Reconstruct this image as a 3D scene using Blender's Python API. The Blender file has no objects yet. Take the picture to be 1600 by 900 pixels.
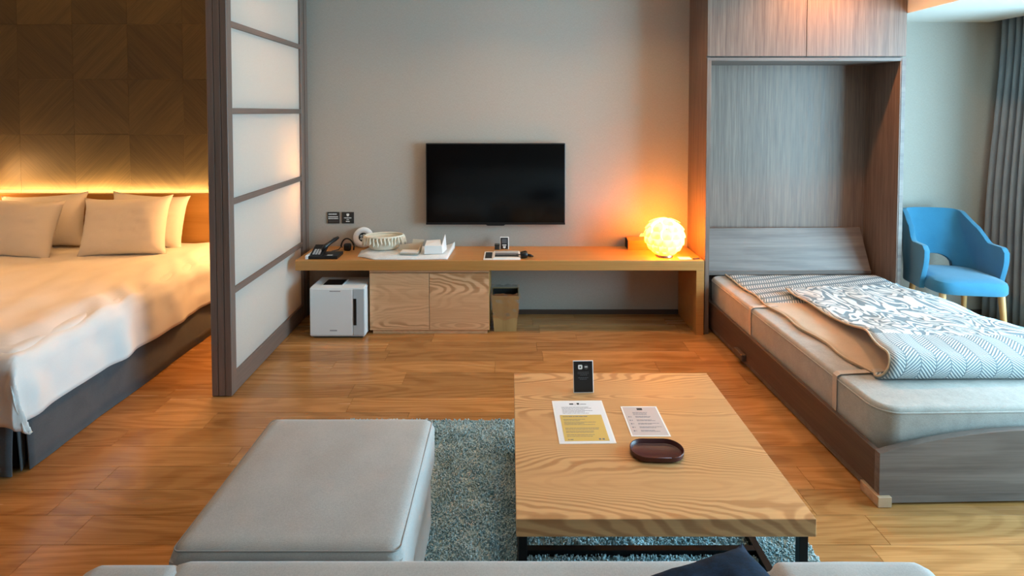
import bpy, bmesh, math, random
from mathutils import Vector, Matrix, noise
random.seed(7)
S = bpy.context.scene
C = S.collection
PI = math.pi
R = math.radians

# ------------------------------------------------------------------ camera, sky, exposure
cd = bpy.data.cameras.new('camera')
cam = bpy.data.objects.new('camera', cd); C.objects.link(cam)
cam.location = (0, 0, 1.6)
cam.rotation_euler = (R(90 - 1.86), 0, 0)
cd.sensor_width = 36.0
cd.lens = 860 / 1600 * 36
cd.shift_x = 3 / 1600
cd.shift_y = -(450 - 203) / 1600
cd.clip_start = 0.02
S.camera = cam
S.view_settings.view_transform = 'Standard'
S.view_settings.look = 'None'
S.view_settings.gamma = 1
S.view_settings.use_curve_mapping = False
S.view_settings.exposure = 1.02
S.cycles.use_denoising = True
S.cycles.max_bounces = 10
S.cycles.diffuse_bounces = 6
S.cycles.transmission_bounces = 8
S.cycles.transparent_max_bounces = 12
S.cycles.sample_clamp_indirect = 6.0
S.cycles.caustics_reflective = False
S.cycles.caustics_refractive = False

w = bpy.data.worlds.new('sky'); S.world = w; w.use_nodes = True
bg = w.node_tree.nodes['Background']
bg.inputs[0].default_value = (0.43, 0.78, 1.0, 1)
bg.inputs[1].default_value = 13.5

WX = 3.98            # window wall
ld = bpy.data.lights.new('daylight_portal', 'AREA'); ld.shape = 'RECTANGLE'
ld.size = 2.5; ld.size_y = 2.2
ld.cycles.is_portal = True
lo = bpy.data.objects.new('daylight_portal', ld); C.objects.link(lo)
lo.location = (WX + 0.10, 2.0, 1.2)
lo.rotation_euler = (0, R(90), 0)      # local -Z -> world -X
lo.rotation_euler = Matrix(((0, 0, 1), (1, 0, 0), (0, 1, 0))).to_euler()

WARM = (1.0, 0.50, 0.17)

# ------------------------------------------------------------------ colour + material helpers
def hx(h):
    h = h.lstrip('#'); v = [int(h[i:i+2], 16) / 255 for i in (0, 2, 4)]
    return tuple(c / 12.92 if c <= .04045 else ((c + .055) / 1.055) ** 2.4 for c in v) + (1,)

def newmat(name):
    m = bpy.data.materials.new(name); m.use_nodes = True
    nt = m.node_tree; b = nt.nodes['Principled BSDF']
    return m, nt, b

def node(nt, t, **kw):
    n = nt.nodes.new(t)
    for k, v in kw.items(): setattr(n, k, v)
    return n

def math_(nt, op, a, b=None, c=None):
    n = node(nt, 'ShaderNodeMath', operation=op)
    for i, v in enumerate((a, b, c)):
        if v is None: continue
        if isinstance(v, (int, float)): n.inputs[i].default_value = v
        else: nt.links.new(v, n.inputs[i])
    return n.outputs[0]

def mixc(nt, f, a, b):
    n = node(nt, 'ShaderNodeMix', data_type='RGBA')
    for i, v in ((0, f), (6, a), (7, b)):
        if isinstance(v, (int, float)): n.inputs[i].default_value = v
        elif isinstance(v, tuple): n.inputs[i].default_value = v
        else: nt.links.new(v, n.inputs[i])
    return n.outputs[2]

def coords(nt, scale=(1, 1, 1), rnd=0.0, rot=(0, 0, 0)):
    tc = node(nt, 'ShaderNodeTexCoord')
    out = tc.outputs['Object']
    if rnd:
        oi = node(nt, 'ShaderNodeObjectInfo')
        a = node(nt, 'ShaderNodeVectorMath', operation='SCALE'); a.inputs[0].default_value = (1.0, .73, .41)
        nt.links.new(math_(nt, 'MULTIPLY', oi.outputs['Random'], rnd), a.inputs['Scale'])
        b = node(nt, 'ShaderNodeVectorMath', operation='ADD')
        nt.links.new(out, b.inputs[0]); nt.links.new(a.outputs[0], b.inputs[1]); out = b.outputs[0]
    mp = node(nt, 'ShaderNodeMapping'); mp.inputs['Scale'].default_value = scale
    mp.inputs['Rotation'].default_value = rot
    nt.links.new(out, mp.inputs[0])
    return mp.outputs[0]

def noise_(nt, vec, scale, detail=2, rough=.5, dist=0):
    n = node(nt, 'ShaderNodeTexNoise')
    n.inputs['Scale'].default_value = scale; n.inputs['Detail'].default_value = detail
    n.inputs['Roughness'].default_value = rough; n.inputs['Distortion'].default_value = dist
    nt.links.new(vec, n.inputs['Vector'])
    return n.outputs['Fac']

def smooth(nt, v, a, b):
    n = node(nt, 'ShaderNodeMapRange'); n.interpolation_type = 'SMOOTHSTEP'
    n.inputs[1].default_value = a; n.inputs[2].default_value = b
    nt.links.new(v, n.inputs[0]); return n.outputs[0]

def bump(nt, b, h, strength, dist=.002):
    n = node(nt, 'ShaderNodeBump'); n.inputs['Strength'].default_value = strength
    n.inputs['Distance'].default_value = dist
    nt.links.new(h, n.inputs['Height']); nt.links.new(n.outputs[0], b.inputs['Normal'])

def plain(name, col, rough=.5, metal=0, spec=.5, bscale=0, bstr=.15, coat=0):
    m, nt, b = newmat(name)
    b.inputs['Base Color'].default_value = hx(col) if isinstance(col, str) else col
    b.inputs['Roughness'].default_value = rough; b.inputs['Metallic'].default_value = metal
    b.inputs['Specular IOR Level'].default_value = spec
    b.inputs['Coat Weight'].default_value = coat
    if bscale: bump(nt, b, noise_(nt, coords(nt), bscale, 3), bstr)
    return m

def fabric(name, col, col2, weave=420, rough=.9, blotch=6, bstr=.35, sheen=.25):
    m, nt, b = newmat(name); v = coords(nt)
    f = noise_(nt, coords(nt, (1, .25, 1)), weave, 2, .6)
    g = noise_(nt, coords(nt, (.25, 1, 1)), weave, 2, .6)
    t = math_(nt, 'MULTIPLY', math_(nt, 'ADD', f, g), .5)
    bl = noise_(nt, v, blotch, 3, .6)
    fac = math_(nt, 'ADD', math_(nt, 'MULTIPLY', smooth(nt, t, .35, .65), .55), math_(nt, 'MULTIPLY', smooth(nt, bl, .3, .7), .45))
    nt.links.new(mixc(nt, fac, hx(col), hx(col2)), b.inputs['Base Color'])
    b.inputs['Roughness'].default_value = rough
    b.inputs['Specular IOR Level'].default_value = .2
    b.inputs['Sheen Weight'].default_value = sheen
    bump(nt, b, t, bstr, .0015)
    return m

def wood(name, dark, light, axis='X', rings=9, across=4.5, along=.55, rough=.42, rough_var=.1, rnd=23.0, contrast=.7, streak=.45, st2m=.12, val=0.0, bstr=.12, coat=0, knots=False, wiggle=.0, zones=0):
    m, nt, b = newmat(name)
    sc = {'X': (along, across, across), 'Y': (across, along, across), 'Z': (across, across, along)}[axis]
    fs = {'X': (4, 150, 150), 'Y': (150, 4, 150), 'Z': (150, 150, 4)}[axis]
    v = coords(nt, sc, rnd)
    n = noise_(nt, v, 1.0, 1.0, .4)
    wsc = {'X': (9, 14, 14), 'Y': (14, 9, 14), 'Z': (14, 14, 9)}[axis]
    n2 = noise_(nt, coords(nt, wsc, rnd), 1.0, 1.5, .5)
    n = math_(nt, 'ADD', n, math_(nt, 'MULTIPLY', n2, wiggle))
    r = math_(nt, 'SINE', math_(nt, 'MULTIPLY', n, rings * 6.283))
    r = smooth(nt, r, -.9, .5)
    if zones:
        msc = {'X': (.25, zones, zones), 'Y': (zones, .25, zones), 'Z': (zones, zones, .25)}[axis]
        mk = smooth(nt, noise_(nt, coords(nt, msc, rnd), 1.0, .5, .4), .44, .60)
        r = math_(nt, 'ADD', .66, math_(nt, 'MULTIPLY', math_(nt, 'SUBTRACT', r, .66), math_(nt, 'ADD', .15, math_(nt, 'MULTIPLY', mk, .80))))
    st = noise_(nt, coords(nt, fs, rnd), 1.0, 3, .6)
    st2 = noise_(nt, coords(nt, tuple(x * st2m for x in fs), rnd), 1.0, 2, .5)
    fac = math_(nt, 'ADD', math_(nt, 'MULTIPLY', r, contrast * (1 - streak)),
                math_(nt, 'MULTIPLY', math_(nt, 'ADD', smooth(nt, st, .3, .7), smooth(nt, st2, .25, .75)), streak * .5))
    fac = math_(nt, 'ADD', fac, (1 - contrast) * (1 - streak) * .5)
    col = mixc(nt, fac, hx(dark), hx(light))
    if knots:
        k = noise_(nt, coords(nt, (1.2, 3.2, 3.2), rnd), 1.0, 1, .4)
        col = mixc(nt, math_(nt, 'MULTIPLY', smooth(nt, k, .80, .86), .8), col, hx('#3a2010'))
    if val:
        oi = node(nt, 'ShaderNodeObjectInfo')
        hs = node(nt, 'ShaderNodeHueSaturation')
        mr = node(nt, 'ShaderNodeMapRange'); mr.inputs[3].default_value = 1 - val; mr.inputs[4].default_value = 1 + val
        nt.links.new(oi.outputs['Random'], mr.inputs[0]); nt.links.new(mr.outputs[0], hs.inputs['Value'])
        nt.links.new(col, hs.inputs['Color']); col = hs.outputs[0]
    nt.links.new(col, b.inputs['Base Color'])
    rr = node(nt, 'ShaderNodeMapRange'); rr.inputs[3].default_value = rough - rough_var; rr.inputs[4].default_value = rough + rough_var
    nt.links.new(st2, rr.inputs[0]); nt.links.new(rr.outputs[0], b.inputs['Roughness'])
    b.inputs['Coat Weight'].default_value = coat; b.inputs['Coat Roughness'].default_value = .2
    bump(nt, b, st, bstr, .001)
    return m

def emit(name, col, strength):
    m, nt, b = newmat(name)
    b.inputs['Base Color'].default_value = (col[0], col[1], col[2], 1)
    b.inputs['Emission Color'].default_value = (col[0], col[1], col[2], 1)
    b.inputs['Emission Strength'].default_value = strength
    return m

M = {}
M['floor'] = wood('oiled oak plank', '#8b5a2a', '#c59058', 'X', rings=14, across=4, along=.7, rough=.24, wiggle=.03, contrast=.55, streak=.6, val=.17, knots=True, bstr=.08)
M['floor_base'] = wood('oak subfloor', '#7d4c1e', '#9a6530', 'X', rough=.5)
M['oak'] = wood('light oak veneer', '#a87444', '#d8a873', 'X', rings=56, across=3.4, along=.6, rough=.42, contrast=1.0, streak=.33, wiggle=.024, zones=5)
M['oak_edge'] = wood('oak edge veneer', '#a4713a', '#b98649', 'X', rings=2, across=6, along=.3, rough=.45, contrast=.4, streak=.7)
M['oak_desk'] = wood('oak desk veneer', '#b0773c', '#c78f50', 'X', rings=3, across=6, along=.3, rough=.4, contrast=.5, streak=.65)
M['oak_door'] = wood('oak cathedral veneer', '#b0774a', '#efbd90', 'X', rings=44, across=3.6, along=.7, rough=.45, contrast=1.0, streak=.33, wiggle=.032, zones=7.0)
M['oak_head'] = wood('headboard oak', '#a27434', '#ba8c48', 'X', rings=2, across=5, along=.4, rough=.45)
M['ash_v'] = wood('grey ash vertical', '#5d493f', '#8b7466', 'Z', rings=1.5, across=5, along=.35, rough=.5, contrast=.3, streak=.9, st2m=.36)
M['ash_h'] = wood('grey ash horizontal', '#574b45', '#7f726b', 'X', rings=5, across=6, along=.5, rough=.5, contrast=.7, streak=.55, st2m=.3, wiggle=.05)
M['ash_rail'] = wood('grey brown ash rail', '#493830', '#634f44', 'Y', rings=3, across=7, along=.4, rough=.5, contrast=.4, streak=.75)
M['frame'] = wood('taupe door frame', '#6a554b', '#826c60', 'Z', rings=1, across=8, along=.3, rough=.5, contrast=.2, streak=.8)
M['frame_h'] = wood('taupe door rail', '#6a554b', '#826c60', 'Y', rings=1, across=8, along=.3, rough=.5, contrast=.2, streak=.8)
M['tile_a'] = wood('smoked veneer rising', '#2b251b', '#4c4331', 'X', rings=2, across=5, along=.8, rough=.55, rnd=41, contrast=.3, streak=.8, val=.12)
M['tile_b'] = wood('smoked veneer falling', '#282219', '#463d2d', 'X', rings=2, across=5, along=.8, rough=.55, rnd=37, contrast=.3, streak=.8, val=.12)
for key, ang in (('tile_a', 45), ('tile_b', -45)):
    for n_ in list(M[key].node_tree.nodes):
        if n_.type == 'MAPPING': # turn the grain: rotate first in an extra mapping before the stretch
            nt = M[key].node_tree
            src = n_.inputs[0].links[0].from_socket
            mp = nt.nodes.new('ShaderNodeMapping'); mp.inputs['Rotation'].default_value = (0, R(ang), 0)
            nt.links.new(src, mp.inputs[0]); nt.links.new(mp.outputs[0], n_.inputs[0])
            mp.label = 'grain turn'

def wallpaper(name, c1, c2):
    m, nt, b = newmat(name)
    a = noise_(nt, coords(nt, (60, 60, 900)), 1, 2); c = noise_(nt, coords(nt, (900, 900, 60)), 1, 2)
    t = math_(nt, 'MULTIPLY', math_(nt, 'ADD', a, c), .5)
    nt.links.new(mixc(nt, smooth(nt, t, .35, .65), hx(c1), hx(c2)), b.inputs['Base Color'])
    b.inputs['Roughness'].default_value = .85; b.inputs['Specular IOR Level'].default_value = .25
    bump(nt, b, t, .25, .001)
    return m
M['wall'] = wallpaper('woven wallpaper', '#a89f94', '#b3aba0')
M['white_paint'] = plain('white paint', '#dedbd5', .8, bscale=60, bstr=.05)
M['ceil'] = plain('ceiling paint', '#dcd8d0', .85, bscale=60, bstr=.05)
M['black_metal'] = plain('black steel', '#101113', .4, .6)
M['black'] = plain('black plastic', '#0d0d0f', .38)
M['black_gloss'] = plain('black screen glass', '#030304', .12, spec=.35)
M['charcoal'] = plain('charcoal plastic', '#2a2a2b', .5)
M['white_plastic'] = plain('white plastic', '#e4e6e6', .35)
M['grey_plastic'] = plain('pale grey plastic', '#b9bdc0', .4)
M['base_dark'] = plain('dark skirting', '#4d3a31', .5)
M['sofa'] = fabric('grey linen', '#a29f9c', '#bab7b3', 520, blotch=4)
M['seam'] = fabric('grey seam', '#8f8c89', '#9b9895', 520)
M['duvet'] = fabric('white cotton', '#dfdcd8', '#eae7e3', 900, bstr=.1, blotch=3, sheen=.1)
M['skirt'] = fabric('charcoal bed skirt', '#43464a', '#54585c', 600, bstr=.3)
M['chair'] = fabric('blue wool', '#306e8c', '#3b7b99', 520, bstr=.5)
M['chair_in'] = M['chair']
M['leg_wood'] = wood('beech leg', '#b98650', '#d8ab74', 'Z', rings=2, across=10, along=1, rough=.4)
M['curtain'] = fabric('grey curtain', '#7f858a', '#8d9398', 500, bstr=.2)
M['mattress'] = fabric('grey mattress ticking', '#9c968e', '#b3ada5', 300, bstr=.5, blotch=14)
M['pad_tan'] = fabric('beige pad backing', '#b59c80', '#c5ad92', 600)
M['strap'] = fabric('beige elastic', '#b8a492', '#c6b3a1', 700)
M['navy'] = fabric('navy pillow cloth', '#0a1422', '#12273f', 200, blotch=20, sheen=0)
M['cream'] = fabric('cream lace', '#d9ceb8', '#ece3d0', 400)
M['towel'] = fabric('white terry', '#d6d6d4', '#ececea', 260, bstr=.8)
M['beige_card'] = plain('beige card', '#cfc0a8', .7)
M['white_card'] = plain('white card', '#ecebe8', .6)
M['paper_white'] = plain('white paper', '#e3e4e8', .6)
M['paper_pink'] = plain('pale mauve paper', '#c6b8b4', .6)
M['paper_gold'] = plain('gold paper', '#d3b263', .55)
M['ink'] = plain('grey ink', '#6d6f78', .7)
M['ink_dark'] = plain('dark ink', '#27272b', .7)
M['ink_white'] = plain('white print', '#e8e6e2', .6)
M['ink_grey'] = plain('dim grey print', '#56565a', .6)
M['leather'] = plain('maroon leather', '#46191a', .38, bscale=300, bstr=.15)
M['sign'] = plain('dark brown sign', '#2b2521', .5)
M['bin'] = wood('kraft wood bin', '#a07f4d', '#b99a66', 'Z', rings=2, across=8, along=.6, rough=.5)
M['dark_in'] = plain('dark inside', '#1b1714', .8)
M['box_wood'] = wood('tissue box oak', '#a5713a', '#be8b4e', 'X', rings=2, across=8, along=.6)
M['tissue'] = plain('tissue paper', '#ece6da', .9)
M['silver'] = plain('brushed metal', '#8f8f8f', .35, 1)
M['pin'] = plain('brass pin', '#8a7a55', .5, .6)
M['lamp_glow'] = emit('lamp globe glow', (1.0, .41, .05), 19.0)
M['led'] = emit('warm led', (1.0, .55, .18), 6.0)
M['down'] = emit('downlight glow', (1.0, .62, .30), 4.0)
M['block'] = wood('pale end grain', '#a98668', '#c9a98a', 'X', rings=3, across=20, along=3)

m, nt, b = newmat('paper petal'); out = nt.nodes['Material Output']
d_ = node(nt, 'ShaderNodeBsdfDiffuse'); t_ = node(nt, 'ShaderNodeBsdfTranslucent'); x_ = node(nt, 'ShaderNodeMixShader')
d_.inputs[0].default_value = (1, .88, .62, 1); t_.inputs[0].default_value = (1, .86, .55, 1); x_.inputs[0].default_value = .6
nt.links.new(d_.outputs[0], x_.inputs[1]); nt.links.new(t_.outputs[0], x_.inputs[2]); nt.links.new(x_.outputs[0], out.inputs[0])
M['petal'] = m
# thin clear film (liner) and window pane
def film(name, alpha, rough):
    m, nt, b = newmat(name); out = nt.nodes['Material Output']
    t = node(nt, 'ShaderNodeBsdfTransparent'); g = node(nt, 'ShaderNodeBsdfGlossy'); g.inputs['Roughness'].default_value = rough
    mx = node(nt, 'ShaderNodeMixShader'); mx.inputs[0].default_value = alpha
    nt.links.new(t.outputs[0], mx.inputs[1]); nt.links.new(g.outputs[0], mx.inputs[2]); nt.links.new(mx.outputs[0], out.inputs[0])
    return m
M['film'] = film('clear liner film', .36, .25)
M['glass'] = film('window glass', .06, .02)
# shoji paper
m, nt, b = newmat('shoji paper'); out = nt.nodes['Material Output']
pv = noise_(nt, coords(nt, (1, 1, 1)), 260, 3, .6); pc = mixc(nt, pv, hx('#e0dcd4'), hx('#f4f1ea'))
df = node(nt, 'ShaderNodeBsdfDiffuse'); tl = node(nt, 'ShaderNodeBsdfTranslucent'); mx = node(nt, 'ShaderNodeMixShader')
mx.inputs[0].default_value = .55
nt.links.new(pc, df.inputs[0]); nt.links.new(pc, tl.inputs[0])
nt.links.new(df.outputs[0], mx.inputs[1]); nt.links.new(tl.outputs[0], mx.inputs[2]); nt.links.new(mx.outputs[0], out.inputs[0])
M['shoji'] = m
# rug tuft
m, nt, b = newmat('teal rug pile')
f = noise_(nt, coords(nt), 9, 3, .6); g = noise_(nt, coords(nt), 150, 2, .6)
nt.links.new(mixc(nt, smooth(nt, math_(nt, 'ADD', math_(nt, 'MULTIPLY', f, .4), math_(nt, 'MULTIPLY', g, .6)), .35, .65), hx('#7f9da4'), hx('#c9d9da')), b.inputs['Base Color'])
b.inputs['Roughness'].default_value = 1; b.inputs['Specular IOR Level'].default_value = .1
M['rug'] = m
# quilted pad: herringbone and zebra weave (UV in metres)
def padmat(name, kind):
    m, nt, b = newmat(name); tc = node(nt, 'ShaderNodeTexCoord'); sp = node(nt, 'ShaderNodeSeparateXYZ')
    nt.links.new(tc.outputs['UV'], sp.inputs[0]); x, y = sp.outputs[0], sp.outputs[1]
    if kind == 'herring':
        t = math_(nt, 'PINGPONG', x, .075)
        sgn = math_(nt, 'SINE', math_(nt, 'MULTIPLY', math_(nt, 'ADD', y, math_(nt, 'MULTIPLY', t, .9)), 6.283 / .0165))
        edge = smooth(nt, math_(nt, 'ABSOLUTE', math_(nt, 'SUBTRACT', t, .0375)), .038, .033)
        f = math_(nt, 'MULTIPLY', smooth(nt, sgn, -.35, .35), edge)
    elif kind == 'dash':
        t = math_(nt, 'MODULO', math_(nt, 'ADD', math_(nt, 'ADD', y, math_(nt, 'MULTIPLY', x, .35)), 5.0), .085)
        sgn = math_(nt, 'SINE', math_(nt, 'MULTIPLY', math_(nt, 'ADD', x, math_(nt, 'MULTIPLY', y, .3)), 6.283 / .016))
        edge = smooth(nt, math_(nt, 'ABSOLUTE', math_(nt, 'SUBTRACT', t, .0425)), .030, .025)
        f = math_(nt, 'MULTIPLY', smooth(nt, sgn, -.3, .3), edge)
    else:
        mp = node(nt, 'ShaderNodeMapping'); mp.inputs['Scale'].default_value = (1.25, .7, 1); mp.inputs['Rotation'].default_value = (0, 0, R(-28))
        nt.links.new(tc.outputs['UV'], mp.inputs[0])
        n = noise_(nt, mp.outputs[0], 7.0, .6, .5, .7)
        f = smooth(nt, math_(nt, 'SINE', math_(nt, 'MULTIPLY', n, 48)), -.45, .10)
    nt.links.new(mixc(nt, f, hx('#737f85'), hx('#cfcdc9')), b.inputs['Base Color'])
    b.inputs['Roughness'].default_value = .9
    bump(nt, b, f, .6, .004)
    return m
M['pad_h'] = padmat('herringbone quilt', 'herring'); M['pad_d'] = padmat('dashed quilt', 'dash'); M['pad_z'] = padmat('zebra quilt', 'zebra')

# ------------------------------------------------------------------ object helpers
SHIFT = {}
def thing(name, label, cat, loc=(0, 0, 0), rotz=0, group=None, world=True):
    """Empty at the thing's base. world=True: part geometry is given in room coordinates."""
    o = bpy.data.objects.new(name, None); C.objects.link(o)
    o.empty_display_size = .1
    o.location = loc; o.rotation_euler = (0, 0, rotz)
    o['label'] = label; o['category'] = cat
    if group: o['group'] = group
    SHIFT[o.name] = Vector(loc) if world else Vector((0, 0, 0))
    return o
def tag(o, label, cat, group=None):
    o['label'] = label; o['category'] = cat
    if group: o['group'] = group
    return o
def obj(name, bm, mat, parent=None, origin=None, smooth_=False, mats=None, label=None):
    me = bpy.data.meshes.new(name)
    sh = SHIFT[parent.name] if parent is not None else Vector(origin or (0, 0, 0))
    if sh.length: bmesh.ops.translate(bm, verts=bm.verts, vec=-sh)
    bmesh.ops.recalc_face_normals(bm, faces=bm.faces)
    if smooth_:
        for f in bm.faces: f.smooth = True
    bm.to_mesh(me); bm.free()
    for q in (mats or [mat]): me.materials.append(M[q] if isinstance(q, str) else q)
    o = bpy.data.objects.new(name, me); C.objects.link(o)
    if parent is not None: o.parent = parent; SHIFT[o.name] = sh
    else: o.location = sh; SHIFT[o.name] = sh
    if label: o['label'] = label
    if name in ('printed_lines', 'printed_mark', 'lettering', 'fine_print', 'keys', 'letterhead'): o['kind'] = 'stuff'
    if smooth_ == 'auto':
        for f in me.polygons: f.use_smooth = True
        try: me.set_sharp_from_angle(angle=R(40))
        except Exception: pass
    return o
def struct(name, bm, mat, parent=None, smooth_=False):
    o = obj(name, bm, mat, parent, smooth_=smooth_)
    if parent is None: o['kind'] = 'structure'
    return o
def add_box(bm, x0, x1, y0, y1, z0, z1, bev=0, seg=2, mtx=None):
    r = bmesh.ops.create_cube(bm, size=1)
    vs = r['verts']
    for v in vs:
        v.co = Vector((x0 + (v.co.x + .5) * (x1 - x0), y0 + (v.co.y + .5) * (y1 - y0), z0 + (v.co.z + .5) * (z1 - z0)))
    if bev:
        es = list({e for v in vs for e in v.link_edges})
        r = bmesh.ops.bevel(bm, geom=es, offset=bev, segments=seg, profile=.5, affect='EDGES')
        vs = list({v for f in r['faces'] for v in f.verts} | {v for v in vs if v.is_valid})
    if mtx is not None: bmesh.ops.transform(bm, matrix=mtx, verts=[v for v in vs if v.is_valid])
    return bm
def box(x0, x1, y0, y1, z0, z1, bev=0, seg=2, mtx=None):
    return add_box(bmesh.new(), x0, x1, y0, y1, z0, z1, bev, seg, mtx)
def add_tube(bm, pts, rad, n=10, caps=True):
    pts = [Vector(p) for p in pts]; rings = []
    up = Vector((0, 0, 1))
    for i, p in enumerate(pts):
        d = (pts[min(i + 1, len(pts) - 1)] - pts[max(i - 1, 0)]).normalized()
        a = d.cross(up)
        if a.length < .05: a = d.cross(Vector((1, 0, 0)))
        a.normalize(); b2 = d.cross(a).normalized()
        r = rad[i] if isinstance(rad, (list, tuple)) else rad
        rings.append([bm.verts.new(p + a * r * math.cos(2 * PI * k / n) + b2 * r * math.sin(2 * PI * k / n)) for k in range(n)])
    for i in range(len(rings) - 1):
        for k in range(n):
            bm.faces.new((rings[i][k], rings[i][(k + 1) % n], rings[i + 1][(k + 1) % n], rings[i + 1][k]))
    if caps: bm.faces.new(rings[0][::-1]); bm.faces.new(rings[-1])
    return bm
def add_lathe(bm, prof, c=(0, 0, 0), n=32, sx=1, sy=1, mtx=None, ring_=False):
    c = Vector(c); rings = []; new = []
    for r, z in prof:
        ring = [bm.verts.new(Vector((r * math.cos(2 * PI * k / n) * sx, r * math.sin(2 * PI * k / n) * sy, z))) for k in range(n)]
        rings.append(ring); new += ring
    for i in range(len(rings) - 1):
        for k in range(n):
            bm.faces.new((rings[i][k], rings[i][(k + 1) % n], rings[i + 1][(k + 1) % n], rings[i + 1][k]))
    if ring_:
        for k in range(n): bm.faces.new((rings[-1][k], rings[-1][(k + 1) % n], rings[0][(k + 1) % n], rings[0][k]))
    else:
        if prof[0][0] > 1e-5: bm.faces.new(rings[0][::-1])
        if prof[-1][0] > 1e-5: bm.faces.new(rings[-1])
    for v in new: v.co = (mtx @ v.co if mtx is not None else v.co) + c
    return bm
def add_grid(bm, fn, nu, nv, uvl=None, matfn=None):
    g = [[bm.verts.new(fn(i / nu, j / nv)) for j in range(nv + 1)] for i in range(nu + 1)]
    for i in range(nu):
        for j in range(nv):
            f = bm.faces.new((g[i][j], g[i + 1][j], g[i + 1][j + 1], g[i][j + 1]))
            if matfn: f.material_index = matfn((i + .5) / nu, (j + .5) / nv)
            if uvl:
                for l, (a, b2) in zip(f.loops, ((i, j), (i + 1, j), (i + 1, j + 1), (i, j + 1))): l[uvl[0]].uv = uvl[1](a / nu, b2 / nv)
    return g
def add_prism(bm, pts, d0, d1, axis='z'):
    """closed outline pts (2D) extruded between d0 and d1 along axis"""
    def mk(p, d):
        return {'z': (p[0], p[1], d), 'y': (p[0], d, p[1]), 'x': (d, p[0], p[1])}[axis]
    a = [bm.verts.new(mk(p, d0)) for p in pts]; b2 = [bm.verts.new(mk(p, d1)) for p in pts]
    n = len(pts)
    bm.faces.new(a[::-1]); bm.faces.new(b2)
    for i in range(n): bm.faces.new((a[i], a[(i + 1) % n], b2[(i + 1) % n], b2[i]))
    return bm
def solid(o, t, off=0):
    md = o.modifiers.new('thickness', 'SOLIDIFY'); md.thickness = t; md.offset = off
    return o
def subsurf(o, l=1):
    md = o.modifiers.new('smooth', 'SUBSURF'); md.levels = l; md.render_levels = l
    return o
def nz(x, y, z=0): return noise.noise(Vector((x, y, z)))
def sstep(a, b, x):
    t = max(0, min(1, (x - a) / (b - a))); return t * t * (3 - 2 * t)

# ------------------------------------------------------------------ the setting
BY = 4.32       # tv wall
HY = 4.42       # headboard wall
CZ = 2.72       # ceiling
LX = -4.9; FY = -0.7
fl = struct('floor', box(LX - .1, WX + .15, FY - .1, 4.6, -.12, -.012), 'floor_base')
# planks, alike pieces share one mesh
PL, PW, G = 1.02, .150, .0012
pm = bpy.data.meshes.new('plank'); bmx = box(-PL / 2 + G / 2, PL / 2 - G / 2, -PW / 2 + G / 2, PW / 2 - G / 2, -.012, 0, .0006, 1)
bmx.to_mesh(pm); bmx.free(); pm.materials.append(M['floor'])
rng = random.Random(3)
y = 4.46; row = 0
while y > 1.0:
    x = LX + rng.random() * PL - PL * .2
    while x < WX + .1:
        if x - PL / 2 > LX - .12 - PL * .5:
            p = bpy.data.objects.new('plank', pm); C.objects.link(p); p.parent = fl
            p.location = (x, y, 0)
            if rng.random() < .5: p.rotation_euler = (0, 0, PI)
        x += PL
    y -= PW; row += 1

struct('wall_back', box(-1.62, WX + .15, BY, HY + .14, 0, CZ), 'wall')
wl = struct('wall_back_left', box(LX, -1.62, HY + .012, HY + .14, 0, CZ), 'dark_in')
struct('wall_left', box(LX - .1, LX, FY - .1, HY + .14, 0, CZ), 'wall')
struct('wall_front', box(LX, WX + .15, FY - .1, FY, 0, CZ), 'ash_v')
# window wall on the right, with one wide opening
W0, W1, Z0, Z1 = .75, 3.25, .12, 2.32
bm = bmesh.new()
add_box(bm, WX, WX + .15, FY, W0, 0, CZ); add_box(bm, WX, WX + .15, W1, BY, 0, CZ)
add_box(bm, WX, WX + .15, W0, W1, 0, Z0); add_box(bm, WX, WX + .15, W0, W1, Z1, CZ)
struct('wall_right', bm, 'wall')
bm = bmesh.new()
t = .05
add_box(bm, WX + .03, WX + .09, W0, W1, Z0, Z0 + t); add_box(bm, WX + .03, WX + .09, W0, W1, Z1 - t, Z1)
for yy in (W0, (W0 + W1) / 2 - t / 2, W1 - t): add_box(bm, WX + .03, WX + .09, yy, yy + t, Z0, Z1)
win = struct('window_1', bm, 'charcoal')
for a, b2 in ((W0 + t, (W0 + W1) / 2 - t / 2), ((W0 + W1) / 2 + t / 2, W1 - t)):
    obj('pane', box(WX + .057, WX + .063, a, b2, Z0 + t, Z1 - t), 'glass', win)
struct('ceiling', box(LX - .1, WX + .15, FY - .1, 4.6, CZ, CZ + .1), 'ceil')
# dropped soffit in front of the window, curtain slot beyond it
struct('trim_1', box(2.815, 3.74, FY, BY, 2.30, CZ), 'ceil')
struct('trim_2', box(3.74, 3.76, FY, BY, 2.315, CZ), 'ceil')
struct('baseboard_back', box(-.14, 1.33, BY - .012, BY, 0, .035), 'base_dark')
struct('baseboard_right', box(2.81, WX, BY - .012, BY, 0, .035), 'base_dark')
# jamb where the sliding screens close, and their head rail
struct('trim_3', box(-1.70, -1.588, 4.262, BY, 0, CZ), 'frame')
struct('trim_4', box(-1.74, -1.50, 2.4, BY, 2.64, CZ), 'frame_h')
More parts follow.
